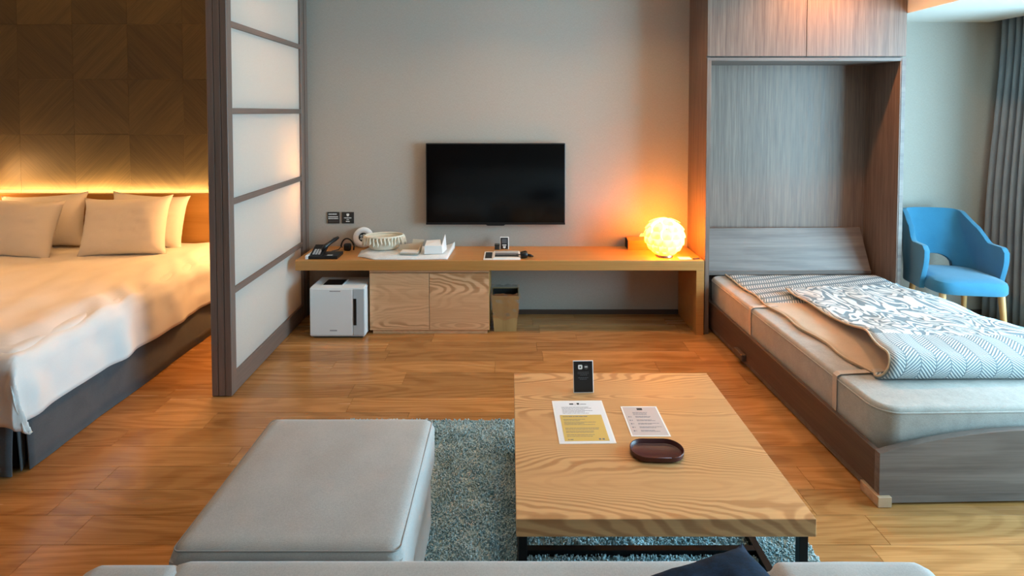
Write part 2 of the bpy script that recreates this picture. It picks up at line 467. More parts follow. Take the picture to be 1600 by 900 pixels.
# bedroom feature wall: square veneer panels, grain turned tile by tile
TS = .44
pan = {}
for key, ang in (('tile_a', 45), ('tile_b', -45)):
    me = bpy.data.meshes.new('panel'); b2 = box(-TS / 2 + .0004, TS / 2 - .0004, 0, .012, -TS / 2 + .0004, TS / 2 - .0004, .0005, 1)
    b2.to_mesh(me); b2.free(); me.materials.append(M[key]); pan[key] = me
for i in range(8):
    for j in range(7):
        xc = -2.84 + (i - 4) * TS; zc = 2.30 + .0 + TS / 2 + (j - 5) * TS
        if xc - TS / 2 < LX or xc + TS / 2 > -1.55 or zc + TS / 2 > CZ + .02 or zc < .4: continue
        p = bpy.data.objects.new('panel', pan['tile_a' if (i + j) % 2 else 'tile_b']); C.objects.link(p); p.parent = wl
        p.location = (xc, HY + rng.uniform(-.0003, .0003), zc); p.rotation_euler = (0, R(rng.choice((0, 180))), 0)

# ------------------------------------------------------------------ sliding shoji screens
def shoji(label, xoff):
    t = thing('sliding_shoji_screen', label, 'sliding screen', (-1.562 - xoff, 3.044, 0), R(1.37), 'stacked shoji screens', world=False)
    th = .036; L = 1.215; H = 2.63
    for y0, y1 in ((0, .058), (L - .062, L)):
        obj('stile', box(-th, 0, y0, y1, .004, H, .002, 1), 'frame', t)
    zs = [(.004, .118)] + [(z - .017, z + .017) for z in (.585, 1.092, 1.605, 2.095)] + [(2.57, H)]
    for a, b2 in zs: obj('rail', box(-th + .002, -.002, .058, L - .062, a, b2, .002, 1), 'frame_h', t)
    for (a0, a1), (b0, b1) in zip(zs[:-1], zs[1:]):
        bm = bmesh.new()
        add_grid(bm, lambda u, v: Vector((-th / 2, .056 + u * (L - .116), a1 - .002 + v * (b0 - a1 + .004))), 2, 2)
        obj('paper_pane', bm, 'shoji', t)
    return t
shoji('taupe framed paper shoji screen facing the living room, front of the stack', 0)
shoji('middle screen of the stacked taupe shoji screens, only its edge showing', .0385)
shoji('shoji screen of the stack nearest the white bed, only its edge showing', .077)

# ------------------------------------------------------------------ long desk, cabinet under it
DZ = .54
t = thing('wall_desk', 'long light oak desk running along the wall under the television', 'desk', (-.08, 4.1, 0))
obj('desktop', box(-1.537, 1.388, 3.90, BY - .002, .467, DZ, .002, 1), 'oak_desk', t)
obj('side_leg', box(1.332, 1.388, 3.90, BY - .002, 0, .467, .0015, 1), 'oak_desk', t)
t = thing('cabinet', 'two-door oak cabinet with swirling grain under the desk', 'cabinet', (-.58, 4.1, 0))
obj('body', box(-1.015, -.148, 3.938, BY - .004, .02, .465, .001, 1), 'oak_edge', t)
obj('top_rail', box(-1.012, -.151, 3.925, 3.938, .447, .465), 'oak_door', t)
obj('door', box(-1.010, -.5835, 3.918, 3.937, .030, .442, .001, 1), 'oak_door', t)
obj('door', box(-.5795, -.153, 3.918, 3.937, .030, .442, .001, 1), 'oak_door', t)
obj('plinth', box(-.99, -.165, 3.93, 3.96, 0, .026), 'oak_door', t)

# ------------------------------------------------------------------ television
t = thing('television', 'black flat-screen television mounted on the grey wall', 'television', (-.11, 4.28, .72))
obj('body', box(-.653, .428, 4.255, 4.295, .725, 1.358, .004, 2), 'black', t)
obj('screen', box(-.645, .420, 4.2535, 4.257, .742, 1.350), 'black_gloss', t)
obj('bottom_bezel', box(-.653, .428, 4.2525, 4.257, .725, .7415), 'black', t)
bm = bmesh.new(); add_prism(bm, [(-.19, .7255), (-.175, .716), (-.05, .716), (-.035, .7255)], 4.256, 4.275, 'y'); obj('sensor_tab', bm, 'black', t)
obj('wall_bracket', box(-.33, .11, 4.294, BY - .001, .85, 1.22), 'charcoal', t)

# ------------------------------------------------------------------ wardrobe with fold-down bed
WY = 3.92; WL, WR = 1.40, 2.806
t = thing('bed_cabinet', 'tall grey ash cabinet that houses the fold-down bed', 'cabinet', (2.1, 4.12, 0))
obj('side_panel', box(WL, WL + .03, WY + .0235, BY - .002, 0, CZ - .006, .001, 1), 'ash_v', t)
obj('side_edge', box(WL, WL + .03, WY, WY + .0235, 0, 1.985, .001, 1), 'ash_v', t)
obj('side_panel', box(WR - .034, WR, WY, BY - .002, 0, 1.985, .001, 1), 'ash_v', t)
obj('back_panel', box(WL + .03, WR - .034, BY - .03, BY - .004, .02, 1.965), 'ash_v', t)
obj('shelf', box(WL + .03, WR - .034, WY, BY - .03, 1.962, 1.985, .001, 1), 'ash_h', t)
obj('upper_body', box(WL + .031, WR - .004, WY + .024, BY - .003, 1.99, CZ - .005), 'ash_v', t)
obj('upper_door', box(WL, 2.100, WY, WY + .022, 1.996, CZ - .01, .001, 1), 'ash_v', t)
obj('upper_door', box(2.104, WR + .004, WY, WY + .022, 1.996, CZ - .01, .001, 1), 'ash_v', t)
obj('edge_strip', box(WR - .026, WR + .002, WY - .003, WY, .0, 1.985), 'ash_h', t)
obj('edge_strip', box(WL, WR, WY - .002, WY, 1.970, 1.985), 'ash_h', t)

BW = 1.30; BL = 1.915
bed = thing('fold_down_bed', 'fold-down bed frame of grey ash lowered from the cabinet', 'bed', (1.455, 4.10, 0), R(1.3), world=False)
obj('side_rail', box(0, .022, -BL + .03, 0, .045, .215, .002, 1), 'ash_rail', bed)
obj('side_rail', box(BW - .022, BW, -BL + .03, 0, .045, .215, .002, 1), 'ash_rail', bed)
arc = [(0, .045)] + [(BW, .045)] + [(BW * (1 - k / 24), .217 + .088 * (1 - (2 * (1 - k / 24) - 1) ** 2)) for k in range(25)]
bm = bmesh.new(); add_prism(bm, arc, -BL, -BL + .03, 'y'); obj('footboard', bm, 'ash_h', bed)
obj('base_board', box(.01, BW - .01, -BL + .002, -.01, .010, .044, .001, 1), 'ash_h', bed)
obj('slat_deck', box(.022, BW - .022, -BL + .03, -.02, .05, .085), 'ash_rail', bed)
obj('corner_block', box(-.012, .045, -BL - .012, -BL + .10, .001, .044, .002, 1), 'block', bed)
obj('stop_block', box(-.03, 0, -.72, -.60, .045, .088, .004, 1), 'ash_rail', bed)
obj('support_foot', box(.05, .10, -.9, -.85, 0, .011), 'black', bed)
# inclined head panel
bm = bmesh.new()
x0, x1 = .0, 1.275
add_prism(bm, [(.0, .40), (.135, .70), (.158, .70), (.026, .388)], x0, x1, 'x'); obj('head_panel', bm, 'ash_h', bed)
obj('head_rail', box(x0, x1, -.008, .03, .375, .405, .002, 1), 'ash_h', bed)

def rounded_slab(x0, x1, y0, y1, z0, z1, rc, re, nseg=6):
    """box with vertical corners of radius rc and softened rims re"""
    bm = bmesh.new(); rings = []
    prof = [(-re, z0)] + [(-re + re * math.sin(a), z0 + re - re * math.cos(a)) for a in [PI / 2 * k / 4 for k in range(1, 5)]]
    prof += [(-re + re * math.cos(a), z1 - re + re * math.sin(a)) for a in [PI / 2 * k / 4 for k in range(0, 5)]]
    for off, z in prof:
        r = rc + off; pts = []
        for cx, cy, a0 in ((x1 - rc, y1 - rc, 0), (x0 + rc, y1 - rc, 90), (x0 + rc, y0 + rc, 180), (x1 - rc, y0 + rc, 270)):
            for k in range(nseg + 1):
                a = R(a0 + 90 * k / nseg); pts.append(bm.verts.new((cx + r * math.cos(a), cy + r * math.sin(a), z)))
        rings.append(pts)
    n = len(rings[0])
    for i in range(len(rings) - 1):
        for k in range(n): bm.faces.new((rings[i][k], rings[i][(k + 1) % n], rings[i + 1][(k + 1) % n], rings[i + 1][k]))
    bm.faces.new(rings[0][::-1]); bm.faces.new(rings[-1])
    return bm
mt = thing('mattress', 'grey mattress lying in the fold-down bed frame', 'mattress', (1.455, 4.10, .086), R(1.3), world=False)
obj('mattress_body', rounded_slab(.03, BW - .03, -BL + .045, -.012, 0, .292, .09, .022), 'mattress', mt, smooth_='auto')
def piping(x0, x1, y0, y1, z, rc, r):
    pts = []
    for cx, cy, a0 in ((x1 - rc, y1 - rc, 0), (x0 + rc, y1 - rc, 90), (x0 + rc, y0 + rc, 180), (x1 - rc, y0 + rc, 270)):
        for k in range(9): a = R(a0 + 90 * k / 8); pts.append((cx + rc * math.cos(a), cy + rc * math.sin(a), z))
    pts.append(pts[0]); return add_tube(bmesh.new(), pts, r, 6)
obj('piping', piping(.031, BW - .031, -BL + .046, -.013, .270, .09, .0045), 'mattress', mt, smooth_=True)

# quilted mattress pad, turned back over itself
MZ = .381
def pad_fn(u, v):
    """u across (0 left, 1 right), v along: head -> fold -> back"""
    LA, LB, LC = 1.56, .20, 1.14
    s = v * (LA + LB + LC)
    if s < LA:
        yy = 4.055 - s; k = s / LA; z = MZ + .004; xl = 1.60 + .075 * k ** 2
        xl += .012 * math.sin(s * 17) * min(1, k * 4); xr = 2.715
        z += .004 + .004 * nz(u * 6, s * 5)
    elif s < LA + LB:
        a = (s - LA) / LB * PI; k = (s - LA) / LB
        r = .058 - .014 * sstep(0, .5, u)
        yy = 4.055 - LA - r * math.sin(a) * .95; z = MZ + .006 + r * (1 - math.cos(a)); xl = 1.675 + .05 * sstep(0, 1, k); xr = 2.715
    else:
        q = s - LA - LB; k = q / LC
        yy = 4.055 - LA + q * (1 - .0 * u) + .11 * u * k
        z = MZ + .006 + 2 * (.058 - .014 * sstep(0, .5, u)) * (1 - sstep(0, .55, k)) + .034 + .012 * nz(u * 5 + 3, k * 5) - .034 * (1 - sstep(0, .3, k))
        xl = 1.725 + .115 * sstep(0, .35, k); xr = 2.72 - .06 * sstep(.6, 1, k) + .018 * math.sin(q * 11)
        z += .008 * math.sin(q * 16) * u
    return Vector((xl + u * (xr - xl), yy, z))
pd = thing('mattress_pad', 'quilted white and grey mattress pad folded back on the grey mattress', 'mattress pad', (2.15, 3.3, MZ))
def pmat(u, v):
    s = v * 2.90
    if s < .60: return 0
    if s < 1.50: return 1
    if s < 1.98: return 2
    return 3
bm = bmesh.new(); uvl = bm.loops.layers.uv.new('UVMap')
add_grid(bm, pad_fn, 24, 150, (uvl, lambda u, v: (u * 1.08, v * 2.9)), pmat)
po = obj('quilted_cloth', bm, None, pd, smooth_=True, mats=['pad_d', 'pad_tan', 'pad_h', 'pad_z']); solid(po, .008, 1)
def edge_pts(u, dz): return [pad_fn(u, k / 150) + Vector((0, 0, dz)) for k in range(151)]
obj('edge_binding', add_tube(bmesh.new(), edge_pts(0, .004), .0055, 6), 'pad_tan', pd, smooth_=True)
obj('edge_binding', add_tube(bmesh.new(), [pad_fn(k / 24, 1) + Vector((0, 0, .004)) for k in range(25)], .0055, 6), 'pad_h', pd, smooth_=True)
def strap(y_, xe, xi):
    bm = bmesh.new()
    path = [(xi + .05, MZ + .012), (xi, MZ + .008), (xe + .015, MZ + .004), (xe - .003, MZ - .006), (xe - .004, MZ - .03), (xe - .003, .20)]
    w2 = .016
    add_grid(bm, lambda u, v: (lambda i, f: Vector((path[i][0] * (1 - f) + path[i + 1][0] * f, y_ + (u - .5) * 2 * w2 + .05 * max(0, (path[i][0] * (1 - f) + path[i + 1][0] * f) - xe), path[i][1] * (1 - f) + path[i + 1][1] * f)))(min(4, int(v * 5)), v * 5 - min(4, int(v * 5))), 2, 5)
    return solid(obj('elastic_strap', bm, 'strap', pd), .002, 0)
strap(3.395, 1.500, 1.62); strap(2.53, 1.519, 1.70)

# ------------------------------------------------------------------ white bed in the bedroom
t = thing('double_bed', 'wide white-covered bed with charcoal skirt before the glowing headboard', 'bed', (-3.08, 3.3, 0))
BX0, BX1, BF, BH = -3.98, -2.17, 2.375, 4.315
obj('bed_base', box(BX0 + .03, BX1 - .03, BF + .03, BH, .02, .30), 'dark_in', t)
obj('mattress', box(BX0 + .01, BX1 - .01, BF + .01, BH, .30, .545, .05, 3), 'duvet', t, smooth_='auto')
def skirt(path, name='bed_skirt'):
    bm = bmesh.new()
    def fn(u, v):
        s = u * (len(path) - 1); i = min(int(s), len(path) - 2); f = s - i
        a, b2 = Vector(path[i]), Vector(path[i + 1]); p = a.lerp(b2, f); d = (b2 - a).normalized(); nrm = Vector((d.y, -d.x, 0))
        z = .40 * (1 - v) + .004
        fl_ = .022 * v
        return Vector((p.x, p.y, z)) + nrm * (fl_ + .004 * math.sin(s * 2.1 + 1) * v + .003 * nz(s * 3, v * 2))
    add_grid(bm, fn, 60, 6)
    return solid(obj(name, bm, 'skirt', t, smooth_=True), .006, -1)
skirt([(BX1, BF + .035 + (BH - BF - .04) * k / 8, 0) for k in range(9)][::1])
skirt([(BX0 + (BX1 - BX0 - .012) * k / 8, BF, 0) for k in range(9)])
# pleat flap inside the corner
bm = bmesh.new()
add_grid(bm, lambda u, v: Vector((BX1 - .03 + .028 * u * v, BF + .02 + .05 * (1 - u), .40 * (1 - v) + .006)), 2, 4); solid(obj('corner_pleat', bm, 'skirt', t), .004)
def duvet():
    bm = bmesh.new(); top = .575
    Wd = BX1 - BX0; HX = .30; HF = .30
    nu, nv = 110, 100
    def fn(u, v):
        s = -HX + u * (Wd + 2 * HX)        # across
        q = -HF + v * (4.30 - BF + HF)     # along from the foot
        e = max(0, -s, s - Wd); f = max(0, -q)
        side = 1 if s > Wd / 2 else -1
        x = BX0 + min(max(s, 0), Wd); yy = BF + max(q, 0)
        rr = .06
        # soft roll over the edges
        din = min(s, Wd - s); dq = q
        z = top + .018 * nz(s * 2.2, q * 2.2) + .010 * nz(s * 7, q * 5, 2)
        z -= .045 * (1 - sstep(0, .17, max(0, min(din, dq))))
        hang = max(e, f)
        if hang > 0:
            z = top - .047 - hang * .95
            wob = .012 * math.sin(q * 13 + nz(q * 3, 1) * 4) * min(1, hang / .15) + .010 * nz(q * 9, s * 9)
            wob2 = .010 * math.sin(s * 17 + 1) * min(1, hang / .15) + .010 * nz(s * 9, q * 8, 4)
            x += side * (.022 * sstep(0, .06, e) + (wob + .02 * sstep(0, .3, e) if e > 0 else 0))
            yy -= (.022 * sstep(0, .06, f) + (wob2 + .02 * sstep(0, .3, f) if f > 0 else 0))
            if e > 0 and f > 0:            # corner: cloth gathers into a hanging flap
                m_ = min(e, f); x += side * m_ * .18; yy -= m_ * .10 * (1 - e / HX); z = top - .047 - max(e, f) * .95 - m_ * .10
        # rumpled ridges along the window-side rim
        if din > -.05 and s > Wd * .5 and q > 0: z += sstep(.1, .5, q) * .012 * math.exp(-((din - .08) / .09) ** 2) * (.5 + nz(q * 4, 3)) + sstep(.05, .4, q) * .011 * math.sin(q * 26 + s * 14 + 6 * nz(q * 2, s * 3)) * math.exp(-((din - .04) / .11) ** 2)
        return Vector((x, yy, z))
    add_grid(bm, fn, nu, nv)
    return solid(obj('duvet', bm, 'duvet', t, smooth_=True), .018, -1)
duvet()
t = thing('headboard', 'low oak headboard panel with light strip behind the white bed', 'headboard', (-3.2, 4.35, 0))
obj('panel_body', box(LX + .3, -1.72, 4.322, 4.352, 0, .955, .003, 1), 'oak_head', t)
obj('back_ledge', box(LX + .3, -1.72, 4.352, HY - .001, .90, .935), 'oak_head', t)
obj('light_strip', box(LX + .35, -1.76, 4.372, 4.392, .935, .942), 'led', t)
ll = bpy.data.lights.new('led_light', 'AREA'); ll.shape = 'RECTANGLE'; ll.size = 2.7; ll.size_y = .02; ll.color = (1, .52, .15); ll.energy = 24
l2 = bpy.data.objects.new('led_light', ll); C.objects.link(l2); l2.location = (-3.15, 4.385, .945); l2.rotation_euler = (PI, 0, 0)

def pillow_bm(wd, ht, th, seed, n=26):
    bm = bmesh.new()
    def side(sg):
        def fn(a, b2):
            u, v = a * 2 - 1, b2 * 2 - 1
            x = u * wd / 2 * (1 - .05 * (1 - v * v)); z = v * ht / 2 * (1 - .06 * (1 - u * u))
            # pointed corners
            k = (abs(u) * abs(v)) ** 6; x *= 1 + .05 * k; z *= 1 + .06 * k
            d = max(0, (1 - u ** 4) * (1 - v ** 4)) ** .62
            yy = sg * th / 2 * d
            yy += .007 * nz(u * 3 + seed, v * 3, sg) * d + .006 * d * nz(u * 8, v * 8 + seed, sg)
            return Vector((x, yy, z))
        return fn
    add_grid(bm, side(1), n, n); add_grid(bm, side(-1), n, n)
    bmesh.ops.remove_doubles(bm, verts=bm.verts, dist=.0006)
    return bm
def bed_pillow(label, x, y_, z, tilt, rz, rl, seed, wd=.63, ht=.42):
    o = obj('bed_pillow', pillow_bm(wd, ht, .17, seed), 'duvet', None, smooth_=True)
    o.matrix_world = Matrix.Translation((x, y_, z)) @ Matrix.Rotation(R(rz), 4, 'Z') @ Matrix.Rotation(R(tilt), 4, 'X') @ Matrix.Rotation(R(rl), 4, 'Y')
    tag(o, label, 'pillow', 'white pillows on the bed')
bed_pillow('white pillow standing in front at the right side of the bed', -2.80, 3.98, .768, -17, 2, -2, 1, .61)
bed_pillow('white pillow tucked behind the right front pillow, against the headboard', -2.785, 4.20, .765, -11, -3, 3, 5, .60, .40)
bed_pillow('white pillow standing in front at the left, cut by the picture edge', -3.58, 3.95, .758, -18, -2, 2, 9)
bed_pillow('white pillow tucked behind the left front pillow, against the headboard', -3.575, 4.19, .765, -11, 3, -3, 13, .62, .40)

# bedside lamps fixed to the headboard wall (one behind the screens, one beyond the picture's left)
def wall_lamp(label, x, y_, z, power):
    t = thing('bedside_wall_lamp', label, 'lamp', (x, y_, z), 0, 'bedside wall lamps')
    bm = bmesh.new(); add_lathe(bm, [(.001, -.055), (.036, -.055), (.036, .055), (.001, .055)], (x, y_, z), 20)
    obj('lamp_shade', bm, 'down', t, smooth_='auto')
    obj('arm', add_tube(bmesh.new(), [(x, y_ + .03, z), (x, HY, z)], .008, 8), 'black_metal', t)
    l = bpy.data.lights.new('lamp_light', 'POINT'); l.energy = power; l.color = WARM; l.shadow_soft_size = .06
    o = bpy.data.objects.new('lamp_light', l); C.objects.link(o); o.location = (x, y_ - .11, z)
wall_lamp('small lit wall lamp glowing through the far end of the shoji screen', -1.80, 4.28, 1.10, 22)
wall_lamp('small lit wall lamp left of the bed, just outside the picture', -4.15, 4.28, 1.10, 6)

# ------------------------------------------------------------------ ceiling downlights (above the frame)
def downlight(label, x, y_, power, ang=100, blend=.8, z=CZ, col=(1, .60, .30)):
    t = thing('ceiling_downlight', label, 'downlight', (x, y_, z), 0, 'recessed ceiling downlights')
    bm = bmesh.new(); add_lathe(bm, [(.034, -.002), (.045, -.004), (.047, -.0005), (.034, -.0005)], (x, y_, z), 24, ring_=True); obj('trim_ring', bm, 'white_plastic', t, smooth_='auto')
    bm = bmesh.new(); add_lathe(bm, [(.001, -.001), (.034, -.001)], (x, y_, z), 24); obj('lens', bm, 'down', t)
    l = bpy.data.lights.new('downlight_beam', 'SPOT'); l.energy = power; l.color = col; l.spot_size = R(ang); l.spot_blend = blend; l.shadow_soft_size = .04
    o = bpy.data.objects.new('downlight_beam', l); C.objects.link(o); o.location = (x, y_, z - .012)
downlight('recessed ceiling downlight above the foot of the white bed', -3.0, 2.8, 20, 90, col=(1, .50, .17))
downlight('recessed ceiling downlight above the white bed pillows', -2.7, 3.5, 14, 80, col=(1, .48, .15))
downlight('recessed ceiling downlight in front of the bed cabinet doors', 2.2, 3.62, 48, 150, col=(1, .44, .15))
downlight('recessed ceiling downlight in front of the television', -.1, 3.55, 15, 125)
downlight('recessed ceiling downlight near the wall signs', -1.05, 3.45, 10, 125)
downlight('recessed ceiling downlight above the glowing petal lamp', .95, 3.55, 18, 125)
downlight('recessed ceiling downlight above the coffee table', .6, 2.1, 16)

# ------------------------------------------------------------------ rug with pile
rg = thing('rug', 'teal grey shaggy rug under the coffee table and footstool', 'rug', (.12, 2.0, 0))
RX0, RX1, RY0, RY1 = -.86, 1.098, 1.05, 2.789
obj('rug_backing', box(RX0, RX1, RY0, RY1, .0005, .010), 'rug', rg)
vs, fs = [], []
rr = random.Random(11)
sh = SHIFT[rg.name]
for k in range(52000):
    x = rr.uniform(RX0 + .004, RX1 - .004); yy = rr.uniform(1.35, RY1 - .004)
    h = .020 + .006 * nz(x * 14, yy * 14) + rr.uniform(-.003, .003); r = rr.uniform(.0035, .006)
    a = rr.uniform(0, 6.28); lx = .006 * nz(x * 9, yy * 9, 3) + rr.uniform(-.004, .004); ly = .006 * nz(x * 9, yy * 9, 7) + rr.uniform(-.004, .004)
    b0 = len(vs)
    for q in range(3): vs.append((x + r * math.cos(a + q * 2.094) - sh.x, yy + r * math.sin(a + q * 2.094) - sh.y, .009))
    for q in range(3): vs.append((x + lx + r * .7 * math.cos(a + q * 2.094) - sh.x, yy + ly + r * .7 * math.sin(a + q * 2.094) - sh.y, h))
    fs += [(b0, b0 + 1, b0 + 4, b0 + 3), (b0 + 1, b0 + 2, b0 + 5, b0 + 4), (b0 + 2, b0, b0 + 3, b0 + 5), (b0 + 3, b0 + 4, b0 + 5)]
me = bpy.data.meshes.new('rug_pile'); me.from_pydata(vs, [], fs); me.materials.append(M['rug'])
o = bpy.data.objects.new('rug_pile', me); C.objects.link(o); o.parent = rg; o['kind'] = 'stuff'

# ------------------------------------------------------------------ coffee table
TZ = .385
t = thing('coffee_table', 'square oak coffee table on a black steel frame', 'table', (.465, 2.07, .012))
TX0, TX1, TY0, TY1 = .018, .915, 1.605, 2.525
obj('tabletop', box(TX0, TX1, TY0, TY1, TZ - .055, TZ, .0015, 1), 'oak', t)
L = .026
for x in (TX0 + .008, TX1 - .012 - L):
    for yy in (TY0 + .02, TY1 - .02 - L): obj('leg', box(x, x + L, yy, yy + L, .021, TZ - .055, .001, 1), 'black_metal', t)
    obj('floor_bar', box(x, x + L, TY0 + .02, TY1 - .02, .012, .036, .001, 1), 'black_metal', t)
    obj('top_bar', box(x, x + L, TY0 + .02 + L, TY1 - .02 - L, TZ - .075, TZ - .055), 'black_metal', t)
obj('cross_bar', box(TX0 + .008 + L, TX1 - .012 - L, 1.915, 1.94, .012, .036, .001, 1), 'black_metal', t)
obj('cross_bar', box(TX0 + .008 + L, TX1 - .012 - L, TY1 - .07, TY1 - .045, .012, .036, .001, 1), 'black_metal', t)

# printed rows: small flat dashes that stand for unreadable lines of print
def rows(bm, x0, x1, ys, z, h, rnd, wmin=.004, wmax=.016, fill=1.0, thick=.0003):
    for yy in ys:
        x = x0; end = x0 + (x1 - x0) * (fill if isinstance(fill, (int, float)) else rnd.uniform(*fill))
        while x < end:
            w_ = min(rnd.uniform(wmin, wmax), end - x)
            add_box(bm, x, x + w_, yy - h / 2, yy + h / 2, z, z + thick); x += w_ + h * .6
def sheet(name, label, cx, cy, wd, ht, rz, mat):
    t = thing(name, label, 'paper', (cx, cy, TZ), rz, world=False)
    obj('sheet', box(-wd / 2, wd / 2, -ht / 2, ht / 2, 0, .0012), 'white_card', t)
    obj('printed_field', box(-wd / 2 + .006, wd / 2 - .006, -ht / 2 + .006, ht / 2 - .006, .0011, .0014), mat, t)
    return t
rd = random.Random(5)
t = sheet('info_sheet', 'white information sheet with gold lower panel on the coffee table', .283, 2.128, .210, .300, R(1), 'paper_white')
obj('gold_panel', box(-.083, .083, -.135, .040, .0014, .0019), 'paper_gold', t)
bm = bmesh.new(); add_box(bm, -.035, -.018, .118, .127, .0014, .0017); add_box(bm, -.012, -.011, .112, .128, .0014, .0017); add_box(bm, -.004, .006, .118, .130, .0014, .0017)
add_box(bm, .010, .035, .120, .1225, .0014, .0017); obj('letterhead', bm, 'ink_dark', t)
bm = bmesh.new(); rows(bm, -.07, .055, [.098, .089, .080, .071, .062, .053], .0014, .0022, rd, fill=(.7, 1)); obj('printed_lines', bm, 'ink', t)
bm = bmesh.new(); rows(bm, -.072, .06, [.028], .0019, .004, rd, fill=.75); rows(bm, -.072, .065, [.008, .000, -.012, -.020, -.028, -.052, -.060, -.072, -.080, -.096, -.106], .0019, .002, rd, fill=(.45, .95))
rows(bm, -.07, -.05, [-.126], .0019, .004, rd); rows(bm, .045, .070, [-.124], .0019, .008, rd, .006, .01); obj('printed_lines', bm, 'ink', t)
t = sheet('info_sheet', 'smaller mauve printed sheet with white border beside the tray', .529, 2.128, .148, .210, R(0), 'paper_pink')
bm = bmesh.new(); add_box(bm, -.012, .010, .076, .090, .0014, .0017); obj('letterhead', bm, 'ink_dark', t)
bm = bmesh.new(); rows(bm, -.035, .035, [.058, .050, .042], .0014, .0022, rd, fill=(.75, 1))
for q in range(5):
    yb = .026 - q * .024; rows(bm, -.058, -.046, [yb], .0014, .006, rd, .005, .007); rows(bm, -.030, .058, [yb + .003, yb - .003], .0014, .0022, rd, fill=(.5, 1))
obj('printed_lines', bm, 'ink', t)
# card stand
t = thing('table_card', 'black upright card with white icon at the back of the coffee table', 'card stand', (.318, 2.345, TZ), R(2), world=False)
lean = Matrix.Rotation(R(-9), 4, 'X')
def leanbm(bm): bmesh.ops.transform(bm, matrix=lean, verts=bm.verts); return bm
obj('acrylic_plate', leanbm(box(-.044, .044, -.0015, .0025, .0, .134, .001, 1)), 'white_card', t)
obj('card_face', leanbm(box(-.041, .041, -.0022, -.0014, .003, .131)), 'black', t)
bm = rounded_slab(-.022, -.003, .098, .117, .0, .0006, .005, .0002); bmesh.ops.transform(bm, matrix=lean @ Matrix.Translation((0, -.0023, 0)) @ Matrix.Rotation(R(90), 4, 'X'), verts=bm.verts); obj('white_icon', bm, 'ink_white', t)
bm = bmesh.new(); add_lathe(bm, [(.001, 0), (.0035, 0)], (0, 0, 0), 12, mtx=lean @ Matrix.Translation((-.0125, -.0032, .1075)) @ Matrix.Rotation(R(90), 4, 'X')); obj('icon_dot', bm, 'black', t)
bm = bmesh.new(); add_lathe(bm, [(.001, 0), (.010, 0)], (0, 0, 0), 20, mtx=lean @ Matrix.Translation((.013, -.0025, .1075)) @ Matrix.Rotation(R(90), 4, 'X')); obj('round_icon', bm, 'ink_grey', t)
bm = box(.007, .019, -.0030, -.0027, .106, .110); obj('icon_mark', leanbm(bm), 'ink_white', t)
bm = bmesh.new()
for zz, a, b2 in ((.086, -.024, .024), (.080, -.024, .024), (.074, -.014, .018), (.063, -.022, .022), (.057, -.015, .015)):
    x = a
    while x < b2:
        w_ = min(rd.uniform(.004, .010), b2 - x); add_box(bm, x, x + w_, -.0027, -.0022, zz - .0012, zz + .0012); x += w_ + .0015
obj('printed_lines', leanbm(bm), 'ink_grey', t)
obj('back_foot', box(-.03, .03, 0, .03, 0, .003), 'black', t)
# tray
t = thing('oval_tray', 'small maroon leather tray with rounded ends on the coffee table', 'tray', (.521, 1.918, TZ), R(-1), world=False)
def stadium(wd, ht, z, n=14):
    r = ht / 2; pts = []
    for cx, a0 in ((wd / 2 - r, -90), (-wd / 2 + r, 90)):
        for k in range(n + 1): a = R(a0 + 180 * k / n); pts.append(Vector((cx + r * math.cos(a), r * math.sin(a), z)))
    return pts
bm = bmesh.new(); rings = []
for wd, ht, z in ((.170, .094, 0), (.186, .110, .006), (.190, .114, .020), (.187, .111, .0215), (.184, .108, .020), (.176, .100, .008), (.165, .089, .005)):
    rings.append([bm.verts.new(p) for p in stadium(wd, ht, z)])
n = len(rings[0])
for i in range(len(rings) - 1):
    for k in range(n): bm.faces.new((rings[i][k], rings[i][(k + 1) % n], rings[i + 1][(k + 1) % n], rings[i + 1][k]))
bm.faces.new(rings[0][::-1]); bm.faces.new(rings[-1]); obj('tray_shell', bm, 'leather', t, smooth_='auto')
bm = bmesh.new(); ps = stadium(.187, .111, .0215); add_tube(bm, ps + [ps[0]], .0016, 6); obj('rim', bm, 'leather', t, smooth_=True)

